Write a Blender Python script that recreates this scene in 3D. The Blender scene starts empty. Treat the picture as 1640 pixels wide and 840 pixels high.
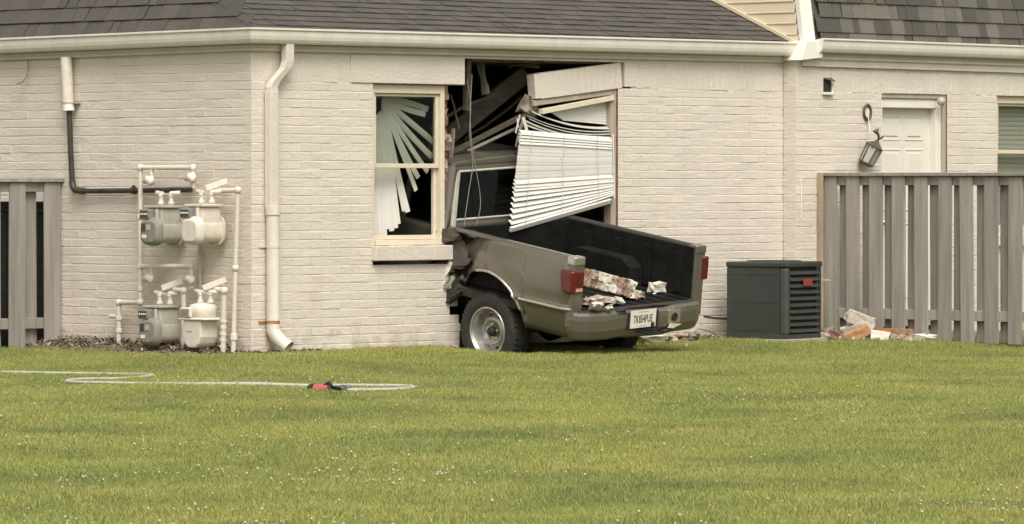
import bpy, bmesh, math, random
import numpy as np
from mathutils import Vector, Matrix, Euler, noise as mnoise
random.seed(7); rng = np.random.default_rng(7)
rad = math.radians
sc = bpy.context.scene
# ------------------------------------------------------------------ camera
# World axes: x runs along the long brick wall, y goes into the building, z up; the near corner is the origin.
FPX, TH, HOR = 8000.0, rad(46), 295.0
CY0 = FPX/195.0; CH = 275/195.0
RV = Vector((math.cos(TH), -math.sin(TH), 0)); FV = Vector((math.sin(TH), math.cos(TH), 0)); ZV = Vector((0, 0, 1))
CAM = -(RV*((403-820)/FPX*CY0) + FV*CY0) + ZV*CH
cd = bpy.data.cameras.new('camera'); cam = bpy.data.objects.new('camera', cd); sc.collection.objects.link(cam)
cam.location = CAM; cam.rotation_euler = (rad(90), 0, -TH)
cd.sensor_width = 36; cd.lens = 36*FPX/1640; cd.shift_y = -(420-HOR)/1640; cd.clip_end = 2000
sc.camera = cam
# ------------------------------------------------------------------ sky, sun, exposure
SUN_DIR = Vector((-0.50, -0.72, 1.15)).normalized()
w = bpy.data.worlds.new('World'); sc.world = w; w.use_nodes = True
nt = w.node_tree; bg = nt.nodes['Background']
sky = nt.nodes.new('ShaderNodeTexSky'); sky.sky_type = 'NISHITA'; sky.sun_disc = False
sky.sun_elevation = math.asin(SUN_DIR.z); sky.sun_rotation = math.atan2(SUN_DIR.x, SUN_DIR.y)
sky.dust_density = 5; sky.air_density = 1.0; sky.ozone_density = 1.0
hs = nt.nodes.new('ShaderNodeHueSaturation'); hs.inputs['Saturation'].default_value = 0.12      # cloud cover: nearly white light
tint = nt.nodes.new('ShaderNodeMix'); tint.data_type = 'RGBA'; tint.blend_type = 'MULTIPLY'; tint.inputs[0].default_value = 1
tint.inputs[7].default_value = (1.0, 0.96, 0.90, 1)
nt.links.new(sky.outputs[0], hs.inputs['Color']); nt.links.new(hs.outputs[0], tint.inputs[6]); nt.links.new(tint.outputs[2], bg.inputs[0])
bg.inputs[1].default_value = 0.12
sd = bpy.data.lights.new('sun', 'SUN'); sd.energy = 1.3; sd.angle = rad(28); sd.color = (1.0, 0.96, 0.90)
so = bpy.data.objects.new('sun', sd); sc.collection.objects.link(so); so.rotation_euler = SUN_DIR.to_track_quat('Z', 'Y').to_euler()
vs = sc.view_settings; vs.view_transform = 'Standard'; vs.look = 'None'; vs.exposure = 0.62; vs.gamma = 1
sc.cycles.use_denoising = True
sc.cycles.max_bounces = 6; sc.cycles.diffuse_bounces = 4; sc.cycles.transparent_max_bounces = 8

# ------------------------------------------------------------------ pixel -> place helpers (photo 1640 x 840)
def ray(px, py): return FV + RV*((px-820)/FPX) + ZV*((HOR-py)/FPX)
def onY(px, py, y=0.0): d = ray(px, py); return CAM + d*((y-CAM.y)/d.y)
def onX(px, py, x=0.0): d = ray(px, py); return CAM + d*((x-CAM.x)/d.x)
def onZ(px, py, z=0.0): d = ray(px, py); return CAM + d*((z-CAM.z)/d.z)
def proj(p): d = Vector(p)-CAM; w_ = d.dot(FV); return 820+FPX*d.dot(RV)/w_, HOR-FPX*d.z/w_

# ------------------------------------------------------------------ materials
MATS = {}
def mat(name, col, rough=0.6, metal=0.0, var=0.0, vscale=6.0, col2=None, bump=0.0, bscale=60.0, spec=0.5, dist=0.01, detail=5, obvar=0.0, stretch=None):
    m = bpy.data.materials.new(name); m.use_nodes = True; N = m.node_tree.nodes; L = m.node_tree.links
    p = N['Principled BSDF']; p.inputs['Roughness'].default_value = rough; p.inputs['Metallic'].default_value = metal
    p.inputs['Specular IOR Level'].default_value = spec
    g = N.new('ShaderNodeNewGeometry'); out = None
    pos = g.outputs['Position']
    if stretch:
        mp = N.new('ShaderNodeMapping'); mp.inputs['Scale'].default_value = stretch; L.new(pos, mp.inputs[0]); pos = mp.outputs[0]
    c = tuple(col)+(1,)
    if var or col2:
        t = N.new('ShaderNodeTexNoise'); t.inputs['Scale'].default_value = vscale; t.inputs['Detail'].default_value = detail; t.inputs['Roughness'].default_value = 0.65
        L.new(pos, t.inputs['Vector'])
        r = N.new('ShaderNodeValToRGB'); r.color_ramp.elements[0].position = 0.32; r.color_ramp.elements[1].position = 0.68
        a = tuple(x*(1-var) for x in col)+(1,); b = (tuple(col2)+(1,)) if col2 else tuple(min(1, x*(1+var)) for x in col)+(1,)
        r.color_ramp.elements[0].color = a; r.color_ramp.elements[1].color = b
        L.new(t.outputs['Fac'], r.inputs[0]); out = r.outputs[0]
    if obvar:
        oi = N.new('ShaderNodeObjectInfo'); mr = N.new('ShaderNodeMapRange'); mr.inputs[3].default_value = 1-obvar; mr.inputs[4].default_value = 1+obvar
        L.new(oi.outputs['Random'], mr.inputs[0])
        mx = N.new('ShaderNodeMix'); mx.data_type = 'RGBA'; mx.blend_type = 'MULTIPLY'; mx.inputs[0].default_value = 1
        if out: L.new(out, mx.inputs[6])
        else: mx.inputs[6].default_value = c
        L.new(mr.outputs[0], mx.inputs[7]); out = mx.outputs[2]
    if out: L.new(out, p.inputs['Base Color'])
    else: p.inputs['Base Color'].default_value = c
    if bump:
        t2 = N.new('ShaderNodeTexNoise'); t2.inputs['Scale'].default_value = bscale; t2.inputs['Detail'].default_value = 4
        L.new(pos, t2.inputs['Vector'])
        b = N.new('ShaderNodeBump'); b.inputs['Strength'].default_value = bump; b.inputs['Distance'].default_value = dist
        L.new(t2.outputs['Fac'], b.inputs['Height']); L.new(b.outputs[0], p.inputs['Normal'])
    MATS[name] = m; return m

def paint_brick(name, col):
    """Cream masonry paint: slight blotches, thin dirt streaks, worn pinkish patches where it has flaked."""
    m = mat(name, col, 0.62, var=0.045, vscale=1.6, bump=0.55, bscale=16, dist=0.010, stretch=(1, 1, 2.6))
    N = m.node_tree.nodes; L = m.node_tree.links; p = N['Principled BSDF']
    base = p.inputs['Base Color'].links[0].from_socket
    g = N.new('ShaderNodeNewGeometry')
    t = N.new('ShaderNodeTexNoise'); t.inputs['Scale'].default_value = 14; t.inputs['Detail'].default_value = 8; t.inputs['Roughness'].default_value = 0.75
    L.new(g.outputs['Position'], t.inputs['Vector'])
    r = N.new('ShaderNodeValToRGB'); r.color_ramp.elements[0].position = 0.60; r.color_ramp.elements[1].position = 0.74
    r.color_ramp.elements[0].color = (0, 0, 0, 1); r.color_ramp.elements[1].color = (0.55, 0.55, 0.55, 1)
    L.new(t.outputs['Fac'], r.inputs[0])
    mx = N.new('ShaderNodeMix'); mx.data_type = 'RGBA'; L.new(r.outputs[0], mx.inputs[0]); L.new(base, mx.inputs[6])
    mx.inputs[7].default_value = (0.50, 0.39, 0.31, 1)
    # rain streaks and splashed soil, each with its own ragged outline
    def blot(prev, scale, stretch, lo, hi, amt, col, zmax=None):
        mp = N.new('ShaderNodeMapping'); mp.inputs['Scale'].default_value = stretch; L.new(g.outputs['Position'], mp.inputs[0])
        t_ = N.new('ShaderNodeTexNoise'); t_.inputs['Scale'].default_value = scale; t_.inputs['Detail'].default_value = 6; t_.inputs['Roughness'].default_value = 0.7; L.new(mp.outputs[0], t_.inputs['Vector']); fac = t_.outputs['Fac']
        if zmax:
            sx = N.new('ShaderNodeSeparateXYZ'); L.new(g.outputs['Position'], sx.inputs[0]); mr = N.new('ShaderNodeMapRange'); mr.inputs[1].default_value = 0.0; mr.inputs[2].default_value = zmax; mr.inputs[3].default_value = 0.22; mr.inputs[4].default_value = -0.08; L.new(sx.outputs[2], mr.inputs[0])
            ad = N.new('ShaderNodeMath'); L.new(fac, ad.inputs[0]); L.new(mr.outputs[0], ad.inputs[1]); fac = ad.outputs[0]
        r_ = N.new('ShaderNodeValToRGB'); r_.color_ramp.elements[0].position = lo; r_.color_ramp.elements[1].position = hi; r_.color_ramp.elements[0].color = (0, 0, 0, 1); r_.color_ramp.elements[1].color = (amt, amt, amt, 1); L.new(fac, r_.inputs[0])
        m2 = N.new('ShaderNodeMix'); m2.data_type = 'RGBA'; L.new(r_.outputs[0], m2.inputs[0]); L.new(prev, m2.inputs[6]); m2.inputs[7].default_value = col; return m2.outputs[2]
    c_ = blot(mx.outputs[2], 2.2, (1, 1, 0.25), 0.52, 0.75, 0.30, (0.46, 0.40, 0.33, 1))
    c_ = blot(c_, 7.0, (1, 1, 1), 0.60, 0.80, 0.55, (0.36, 0.30, 0.23, 1), 0.45)
    L.new(c_, p.inputs['Base Color'])
    return m

CREAM = paint_brick('painted_brick', (0.638, 0.580, 0.505))
RAW = mat('raw_brick', (0.22, 0.12, 0.08), 0.9, var=0.4, vscale=25, bump=0.5, bscale=80)
ORANGE = mat('orange_brick', (0.44, 0.24, 0.12), 0.85, var=0.25, vscale=20, bump=0.4)
RED = mat('red_brick', (0.33, 0.16, 0.11), 0.9, var=0.4, vscale=22, col2=(0.50, 0.38, 0.30), bump=0.5)
MASON = mat('broken_masonry', (0.28, 0.17, 0.13), 0.9, var=0.3, vscale=16, col2=(0.66, 0.57, 0.48), bump=0.5)
MORTAR = mat('mortar', (0.50, 0.45, 0.38), 0.9, var=0.2, vscale=30, bump=0.4)
TRIM = mat('gutter_paint', (0.70, 0.675, 0.60), 0.42, var=0.06, vscale=9, stretch=(1, 1, 0.3), bump=0.05, bscale=30)
FASCIA = mat('fascia_paint', (0.62, 0.585, 0.50), 0.55, var=0.08, vscale=5)
WHITE = mat('white_trim', (0.76, 0.73, 0.66), 0.5, var=0.04, vscale=5)
PIPE = mat('cream_pipe_paint', (0.65, 0.595, 0.51), 0.45, var=0.08, vscale=18, bump=0.08, bscale=50)
def chips(m, lo, col):
    N = m.node_tree.nodes; L = m.node_tree.links; p = N['Principled BSDF']; base = p.inputs['Base Color'].links[0].from_socket; g = N.new('ShaderNodeNewGeometry'); t = N.new('ShaderNodeTexNoise'); t.inputs['Scale'].default_value = 26; t.inputs['Detail'].default_value = 8; t.inputs['Roughness'].default_value = 0.7; L.new(g.outputs['Position'], t.inputs['Vector'])
    r = N.new('ShaderNodeValToRGB'); r.color_ramp.elements[0].position = lo; r.color_ramp.elements[1].position = lo+.05; L.new(t.outputs['Fac'], r.inputs[0]); mx = N.new('ShaderNodeMix'); mx.data_type = 'RGBA'; L.new(r.outputs[0], mx.inputs[0]); L.new(base, mx.inputs[6]); mx.inputs[7].default_value = tuple(col)+(1,); L.new(mx.outputs[2], p.inputs['Base Color'])
chips(PIPE, 0.64, (0.34, 0.24, 0.16))
DSPOUT = mat('downspout_paint', (0.64, 0.59, 0.51), 0.42, var=0.05, vscale=8, bump=0.05)
METAL_D = mat('dark_pipe', (0.05, 0.045, 0.035), 0.5, metal=0.2, var=0.4, vscale=12)
GREYM = mat('grey_meter_enamel', (0.225, 0.222, 0.178), 0.6, var=0.12, vscale=20)
GREYL = mat('pale_grey_enamel', (0.42, 0.40, 0.34), 0.45, var=0.12, vscale=16)
chips(GREYM, 0.62, (0.12, 0.10, 0.07)); chips(GREYL, 0.64, (0.22, 0.16, 0.10))
GLASSD = mat('dark_glass', (0.06, 0.065, 0.06), 0.15)
RUST = mat('rust', (0.35, 0.17, 0.06), 0.8, var=0.4, vscale=40)
WCREAM = mat('window_frame_paint', (0.66, 0.585, 0.45), 0.45, var=0.06, vscale=10)
TAUPE = mat('window_jamb_wood', (0.40, 0.34, 0.27), 0.7, var=0.12, vscale=14, stretch=(1, 1, 0.15))
DOORW = mat('door_paint', (0.70, 0.67, 0.59), 0.5, var=0.03, vscale=4)
SLAT = mat('blind_vinyl', (0.70, 0.68, 0.63), 0.4, var=0.03, vscale=9)
SLATG = mat('blind_vinyl_grey', (0.52, 0.51, 0.45), 0.5, var=0.1, vscale=14)  # greyer vinyl for the bent and torn slats, head rail and cords
CORD = mat('cord', (0.24, 0.23, 0.19), 0.7)
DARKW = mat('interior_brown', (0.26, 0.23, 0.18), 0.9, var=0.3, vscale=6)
DARKC = mat('interior_shade_brown', (0.16, 0.145, 0.115), 0.95, var=0.3, vscale=4)  # interior browns kept dark, shade of the unlit room put into the colour
TIMBER = mat('old_timber', (0.075, 0.062, 0.042), 0.8, var=0.3, vscale=8, stretch=(1, 1, 4))
FENCE = mat('weathered_fence_stain', (0.285, 0.265, 0.232), 0.85, var=0.22, vscale=16, stretch=(1.0, 1.0, 0.07), bump=0.3, bscale=90, obvar=0.10)
FENCEB = FENCE
POSTT = mat('bare_tan_wood', (0.36, 0.275, 0.19), 0.8, var=0.2, vscale=12, stretch=(1, 1, 0.1))
SIDING = mat('beige_vinyl_siding', (0.68, 0.58, 0.42), 0.5, var=0.03, vscale=5)
SHG = [mat('shingle_%s' % n, c, 0.95, var=0.25, vscale=90, bump=0.6, bscale=260, dist=0.004, detail=3) for n, c in
       (('charcoal', (0.078, 0.071, 0.062)), ('slate', (0.084, 0.076, 0.067)), ('brown', (0.091, 0.082, 0.071)), ('dark', (0.072, 0.066, 0.057)))]
SHM = [mat('mansard_shingle_%s' % n, c, 0.95, var=0.20, vscale=90, bump=0.6, bscale=260, dist=0.004, detail=3) for n, c in
       (('olive', (0.098, 0.092, 0.074)), ('grey', (0.125, 0.115, 0.103)), ('tan', (0.150, 0.138, 0.112)), ('dark', (0.076, 0.071, 0.060)))]
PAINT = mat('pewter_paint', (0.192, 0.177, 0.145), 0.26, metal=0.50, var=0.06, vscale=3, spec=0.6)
PAINTW = mat('pewter_paint_dark', (0.085, 0.074, 0.055), 0.5, metal=0.25, var=0.35, vscale=9, spec=0.5)  # darker pewter for the crumpled bed front, rear sill and torn metal
CHROME = mat('bright_metal', (0.62, 0.60, 0.55), 0.28, metal=0.85, var=0.12, vscale=14)
STEEL = mat('wheel_steel', (0.45, 0.44, 0.41), 0.38, metal=0.7, var=0.2, vscale=20)
RUBBER = mat('tyre_rubber', (0.030, 0.028, 0.025), 0.75, var=0.35, vscale=14, bump=0.2, bscale=90)
LINER = mat('black_bedliner', (0.0085, 0.009, 0.008), 0.75, var=0.6, vscale=7, bump=0.25, bscale=60, spec=0.2)
BLACK = mat('black_plastic', (0.022, 0.021, 0.018), 0.6, var=0.3, vscale=20)
UNDER = mat('grimy_underbody', (0.030, 0.026, 0.021), 0.85, var=0.5, vscale=12)
LENS = mat('red_lens', (0.115, 0.012, 0.014), 0.18, var=0.25, vscale=18, spec=0.7)
LENSW = mat('reverse_lens', (0.55, 0.33, 0.28), 0.25)
PLATEW = mat('plate_white', (0.74, 0.70, 0.62), 0.4, var=0.05, vscale=30)
PLATEK = mat('plate_ink', (0.10, 0.085, 0.065), 0.6)
ACG = mat('condenser_green_grey', (0.040, 0.045, 0.041), 0.45, var=0.12, vscale=10)
ACD = mat('condenser_slot_black', (0.015, 0.016, 0.015), 0.7)
ACL = mat('condenser_post_grey', (0.058, 0.063, 0.057), 0.45, var=0.1, vscale=10)
BADGE = mat('red_badge', (0.27, 0.05, 0.045), 0.4)
CONC = mat('concrete', (0.40, 0.36, 0.30), 0.9, var=0.15, vscale=12, bump=0.3)
HOSE = mat('hose_canvas', (0.42, 0.395, 0.335), 0.85, var=0.15, vscale=25, bump=0.4, bscale=150)
HRED = mat('nozzle_red', (0.42, 0.10, 0.075), 0.5, var=0.2, vscale=40)
HGREY = mat('nozzle_grey', (0.13, 0.14, 0.13), 0.45, metal=0.3)
IRON = mat('lantern_iron', (0.085, 0.075, 0.058), 0.6, var=0.2, vscale=40)
DUST = mat('plaster_dust', (0.66, 0.62, 0.54), 0.95, var=0.12, vscale=30, bump=0.4)
MULCH = mat('dry_leaf_mulch', (0.065, 0.048, 0.033), 0.95, var=0.5, vscale=40, col2=(0.14, 0.105, 0.07))
def glass(name, tintc, alpha_mix):
    m = bpy.data.materials.new(name); m.use_nodes = True; N = m.node_tree.nodes; L = m.node_tree.links
    N.remove(N['Principled BSDF']); o = N['Material Output']
    tr = N.new('ShaderNodeBsdfTransparent'); tr.inputs[0].default_value = tuple(tintc)+(1,)
    gl = N.new('ShaderNodeBsdfGlossy'); gl.inputs['Roughness'].default_value = 0.05; gl.inputs[0].default_value = (0.8, 0.85, 0.82, 1)
    mx = N.new('ShaderNodeMixShader'); mx.inputs[0].default_value = alpha_mix
    L.new(tr.outputs[0], mx.inputs[1]); L.new(gl.outputs[0], mx.inputs[2]); L.new(mx.outputs[0], o.inputs[0]); return m
PANE = glass('window_glass', (0.84, 0.86, 0.83), 0.07)
FROST = mat('seeded_lantern_glass', (0.40, 0.39, 0.33), 0.35, var=0.2, vscale=60)
CABGL = glass('truck_glass', (0.30, 0.33, 0.30), 0.06)

# ------------------------------------------------------------------ mesh helpers
ROOTM = {}                     # object -> its world matrix (parts keep identity local transforms)
def wm(o): return ROOTM.get(o.name, Matrix.Identity(4)) if o else Matrix.Identity(4)
def link(o, parent=None):
    sc.collection.objects.link(o)
    if parent:
        o.parent = parent; ROOTM[o.name] = wm(parent)
    return o
def tag(o, label=None, cat=None, group=None, kind=None):
    if label: o['label'] = label
    if cat: o['category'] = cat
    if group: o['group'] = group
    if kind: o['kind'] = kind
    return o
def thing(name, label, cat, loc=(0, 0, 0), rot=None, group=None):
    o = bpy.data.objects.new(name, None); o.empty_display_size = 0.1; sc.collection.objects.link(o)
    o.location = loc
    R = rot if rot is not None else Matrix.Identity(3)
    o.rotation_euler = R.to_euler()
    ROOTM[o.name] = Matrix.Translation(loc) @ R.to_4x4()
    return tag(o, label, cat, group)
def part_empty(name, parent):
    o = bpy.data.objects.new(name, None); o.empty_display_size = 0.05; return link(o, parent)

class MB:
    def __init__(s): s.v = []; s.f = []; s.m = []; s.sm = []
    def add(s, vs, fs, m=0, smooth=False):
        b = len(s.v); s.v += [Vector(x) for x in vs]
        for q in fs: s.f.append([b+i for i in q]); s.m.append(m); s.sm.append(smooth)
        return s
    def box(s, a, b, m=0):
        (x0, y0, z0), (x1, y1, z1) = a, b
        return s.add([(x0, y0, z0), (x1, y0, z0), (x1, y1, z0), (x0, y1, z0), (x0, y0, z1), (x1, y0, z1), (x1, y1, z1), (x0, y1, z1)],
                     [(3, 2, 1, 0), (4, 5, 6, 7), (0, 1, 5, 4), (1, 2, 6, 5), (2, 3, 7, 6), (3, 0, 4, 7)], m)
    def bar(s, p, q, wd, ht, up=(0, 0, 1), m=0):
        p = Vector(p); q = Vector(q); d = (q-p).normalized(); u = Vector(up); sd_ = d.cross(u).normalized(); u = sd_.cross(d)
        o = [(-1, -1), (1, -1), (1, 1), (-1, 1)]
        vs = [e + sd_*(a*wd/2) + u*(b*ht/2) for e in (p, q) for a, b in o]
        return s.add(vs, [(0, 1, 2, 3), (7, 6, 5, 4), (0, 4, 5, 1), (1, 5, 6, 2), (2, 6, 7, 3), (3, 7, 4, 0)], m)
    def tube(s, pts, r, n=10, m=0, cap=True, smooth=True, flat=1.0, up=(0, 0, 1)):
        P = [Vector(p) for p in pts]; rs = r if isinstance(r, (list, tuple)) else [r]*len(P); rings = []; prev = None
        for i, p in enumerate(P):
            t = ((P[min(i+1, len(P)-1)]-p).normalized() + (p-P[max(i-1, 0)]).normalized())
            t = t.normalized() if t.length > 1e-6 else (P[min(i+1, len(P)-1)]-P[max(i-1, 0)]).normalized()
            if prev is None:
                u = Vector(up); u = u if abs(u.dot(t)) < 0.95 else Vector((1, 0, 0))
            else: u = prev
            a = t.cross(u).normalized(); u = a.cross(t).normalized(); prev = u
            rings.append([p + (a*math.cos(2*math.pi*k/n) + u*math.sin(2*math.pi*k/n)*flat)*rs[i] for k in range(n)])
        vs = [x for rr in rings for x in rr]; fs = []
        for i in range(len(P)-1):
            for k in range(n): fs.append((i*n+k, i*n+(k+1) % n, (i+1)*n+(k+1) % n, (i+1)*n+k))
        s.add(vs, fs, m, smooth)
        if cap: s.add(rings[0], [tuple(range(n))[::-1]], m); s.add(rings[-1], [tuple(range(n))], m)
        return s
    def lathe(s, prof, o, axis=(0, 0, 1), n=24, m=0, smooth=True, a0=0, a1=2*math.pi):
        ax = Vector(axis).normalized(); e = Vector((1, 0, 0)) if abs(ax.x) < 0.9 else Vector((0, 1, 0))
        a = ax.cross(e).normalized(); b = ax.cross(a); o = Vector(o); full = abs(a1-a0-2*math.pi) < 1e-6; k = n if full else n+1
        vs = [o + ax*h + (a*math.cos(a0+(a1-a0)*i/n)+b*math.sin(a0+(a1-a0)*i/n))*r for r, h in prof for i in range(k)]
        fs = [(j*k+i, j*k+(i+1) % k, (j+1)*k+(i+1) % k, (j+1)*k+i) for j in range(len(prof)-1) for i in range(n)]
        return s.add(vs, fs, m, smooth)
    def prism(s, poly, ex, m=0, smooth=False):
        ex = Vector(ex); P = [Vector(p) for p in poly]; n = len(P)
        return s.add(P+[p+ex for p in P], [tuple(range(n))[::-1], tuple(range(n, 2*n))]+[(i, (i+1) % n, n+(i+1) % n, n+i) for i in range(n)], m, smooth)
    def sweep(s, prof, path, m=0, zoff=None, closed=True):
        """2D profile (out, z) swept along a plan path with mitred corners; 'out' is to the right of travel."""
        P = [Vector((p[0], p[1])) for p in path]; rings = []
        for i, p in enumerate(P):
            d0 = (p-P[i-1]).normalized() if i else None; d1 = (P[i+1]-p).normalized() if i < len(P)-1 else None
            d0 = d0 or d1; d1 = d1 or d0
            n0 = Vector((d0.y, -d0.x)); n1 = Vector((d1.y, -d1.x)); b = (n0+n1); b = b/(b.length_squared/2) if b.length > 1e-6 else n0
            dz = zoff[i] if zoff else 0
            rings.append([Vector((p.x+b.x*a, p.y+b.y*a, z+dz)) for a, z in prof])
        n = len(prof); vs = [x for r_ in rings for x in r_]; fs = []
        for i in range(len(P)-1):
            for k in range(n if closed else n-1): fs.append((i*n+k, (i+1)*n+k, (i+1)*n+(k+1) % n, i*n+(k+1) % n))
        s.add(vs, fs, m)
        if closed: s.add(rings[0], [tuple(range(n))], m); s.add(rings[-1], [tuple(range(n))[::-1]], m)
        return s
    def grid(s, fn, us, vs_, m=0, smooth=True):
        nu, nv = len(us), len(vs_)
        return s.add([fn(u, v) for u in us for v in vs_], [(i*nv+j, (i+1)*nv+j, (i+1)*nv+j+1, i*nv+j+1) for i in range(nu-1) for j in range(nv-1)], m, smooth)
    def mesh(s, name, mats, bev=0.0, segs=1, recalc=True):
        me = bpy.data.meshes.new(name); me.from_pydata([tuple(x) for x in s.v], [], s.f)
        for m_ in (mats if isinstance(mats, (list, tuple)) else [mats]): me.materials.append(m_)
        me.polygons.foreach_set('material_index', s.m); me.polygons.foreach_set('use_smooth', s.sm)
        if bev or recalc:
            bm = bmesh.new(); bm.from_mesh(me)
            if bev:
                bmesh.ops.remove_doubles(bm, verts=bm.verts, dist=1e-5)
                es = [e for e in bm.edges if len(e.link_faces) == 2 and e.calc_face_angle(0) > 0.5]
                bmesh.ops.bevel(bm, geom=es, offset=bev, segments=segs, affect='EDGES', profile=0.6)
            if recalc: bmesh.ops.recalc_face_normals(bm, faces=bm.faces)
            bm.to_mesh(me); bm.free()
        me.update(); return me
    def build(s, name, mats, parent=None, local=False, bev=0.0, segs=1, recalc=True, smooth=None):
        if parent and not local:
            inv = wm(parent).inverted(); s.v = [inv @ x for x in s.v]
        if smooth is not None: s.sm = [smooth]*len(s.sm)
        return link(bpy.data.objects.new(name, s.mesh(name, mats, bev, segs, recalc)), parent)
def jitter_chunk(dims, jit, seed, sub=1):
    """An irregular broken lump: a subdivided box with displaced corners."""
    bm = bmesh.new(); bmesh.ops.create_cube(bm, size=1); bmesh.ops.subdivide_edges(bm, edges=bm.edges, cuts=sub, use_grid_fill=True)
    for v in bm.verts:
        n = mnoise.noise_vector(v.co*2.3+Vector((seed*3.7, seed*1.3, seed)))
        v.co = Vector((v.co.x*dims[0], v.co.y*dims[1], v.co.z*dims[2])) + Vector((n.x*dims[0], n.y*dims[1], n.z*dims[2]))*jit
    return bm
def chunk(name, label, cat, loc, dims, rot, m, jit=0.2, seed=0, group=None, parent=None):
    bm = jitter_chunk(dims, jit, seed); me = bpy.data.meshes.new(name); bm.to_mesh(me); bm.free(); me.materials.append(m)
    o = bpy.data.objects.new(name, me); o.location = loc; o.rotation_euler = rot
    if parent: o.location = wm(parent).inverted() @ Vector(loc); link(o, parent)
    else: sc.collection.objects.link(o); tag(o, label, cat, group)
    return o

# ================================================================== GROUND
TRK = dict(loc=(3.0946, -0.4350, -0.0432), h=1.54271, p=-0.16033, r=-0.0585)
def sstep(a, b, x): t = min(1, max(0, (x-a)/(b-a))); return t*t*(3-2*t)
def gh(x, y):
    """lawn height: gentle unevenness, and the rut the truck's wheels have ploughed against the wall"""
    h = 0.02*mnoise.noise(Vector((x*0.35, y*0.35, 0.3))) + 0.008*mnoise.noise(Vector((x*1.7, y*1.7, 2.0)))
    h *= sstep(0.0, 1.5, max(-y, -x))
    h -= 0.075*sstep(0.15, 3.0, max(-y, -x))
    rut = 0.0
    for cx in (2.37, 3.85):
        rut = max(rut, (1-sstep(0.16, 0.42, abs(x-cx)))*(1-sstep(0.42, 0.75, abs(y+0.42))))
    h -= 0.19*rut
    return h
xs = sorted(set([-300, -120, -60, -40] + [round(-36+i*2.0, 3) for i in range(16)] + [round(-4+0.5*i, 3) for i in range(10)] + [round(1+0.08*i, 3) for i in range(54)] + [round(5.5+0.5*i, 3) for i in range(16)] + [18, 30, 80, 300]))
ys = sorted(set([-300, -120, -60, -42] + [round(-38+i*2.0, 3) for i in range(17)] + [round(-4+0.5*i, 3) for i in range(5)] + [round(-1.6+0.08*i, 3) for i in range(21)] + [0.5, 1, 1.5, 2, 3, 4, 6, 10, 30, 80, 300]))
SOIL = mat('lawn_soil', (0.10, 0.11, 0.035), 0.95, var=0.3, vscale=3, col2=(0.15, 0.155, 0.05), bump=0.6, bscale=40)
b = MB(); b.grid(lambda x, y: (x, y, gh(x, y)), xs, ys)
tag(b.build('lawn', SOIL), kind='structure')
# dirt strip with leaf litter along the left wall and a bare patch round the corner
DIRT = mat('bare_dirt', (0.13, 0.10, 0.07), 0.95, var=0.45, vscale=9, col2=(0.24, 0.20, 0.14), bump=0.7, bscale=50)
b = MB()
us = np.linspace(-0.05, 5.2, 70)
b.grid(lambda y, t: (-(0.62+0.12*mnoise.noise(Vector((y*2.1, 0, 0))))*t + 0.02, y, 0.095*(1-t)**1.5*sstep(-0.1, 0.5, y)+0.004 + 0.012*mnoise.noise(Vector((y*6, t*3, 0)))), us, np.linspace(0, 1, 7))
tag(b.build('dirt_bed', DIRT), kind='structure')

# ================================================================== BRICK WALLS
CZ = 2.256/31                         # course height
BL, BH, BJ = 0.2235, CZ-0.0055, 0.0015  # brick length, height, joint
def unit_brick(name, L):
    """one brick, front towards -y, chamfered front edges"""
    h = BH/2; l = L/2; c = 0.0040
    b = MB()
    b.add([(-l+c/4, 0, -h+c), (l-c/4, 0, -h+c), (l-c/4, 0, h-c), (-l+c/4, 0, h-c), (-l, c*0.9, -h), (l, c*0.9, -h), (l, c*0.9, h), (-l, c*0.9, h),
           (-l, 0.088, -h), (l, 0.088, -h), (l, 0.088, h), (-l, 0.088, h)],
          [(0, 1, 2, 3), (4, 5, 1, 0), (5, 6, 2, 1), (6, 7, 3, 2), (7, 4, 0, 3)])
    b.add([b.v[i] for i in (4, 5, 6, 7, 8, 9, 10, 11)], [(5, 4, 0, 1)[::-1], (6, 5, 1, 2)[::-1], (7, 6, 2, 3)[::-1], (4, 7, 3, 0)[::-1]])
    return b.mesh(name, [CREAM])
BRICK = unit_brick('brick', BL)
BV = [Vector(v.co) for v in BRICK.vertices]; BF = [list(p.vertices) for p in BRICK.polygons]
def brick_matrix(o, ang, s, z, L, vert=False, hs=None):
    d = Vector((math.cos(ang), math.sin(ang), 0)); n = Vector((d.y, -d.x, 0))
    p = Vector((o[0], o[1], 0)) + d*s + Vector((0, 0, z)) + n*random.uniform(-0.0012, 0.0022)
    R = Matrix.Rotation(ang, 4, 'Z') @ Euler((random.gauss(0, 0.020), random.gauss(0, 0.005), random.gauss(0, 0.006))).to_matrix().to_4x4()
    S = Matrix.Diagonal((L/BL, 1, hs or random.uniform(0.955, 1.045), 1))
    if vert: R = R @ Matrix.Rotation(math.pi/2, 4, 'Y')
    return Matrix.Translation(p) @ R @ S
def subtract(iv, cuts):
    out = [iv]
    for a, b_ in cuts:
        nx = []
        for x0, x1 in out:
            if b_ <= x0 or a >= x1: nx.append((x0, x1)); continue
            if a > x0: nx.append((x0, a))
            if b_ < x1: nx.append((b_, x1))
        out = nx
    return [t for t in out if t[1]-t[0] > 0.02]
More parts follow.
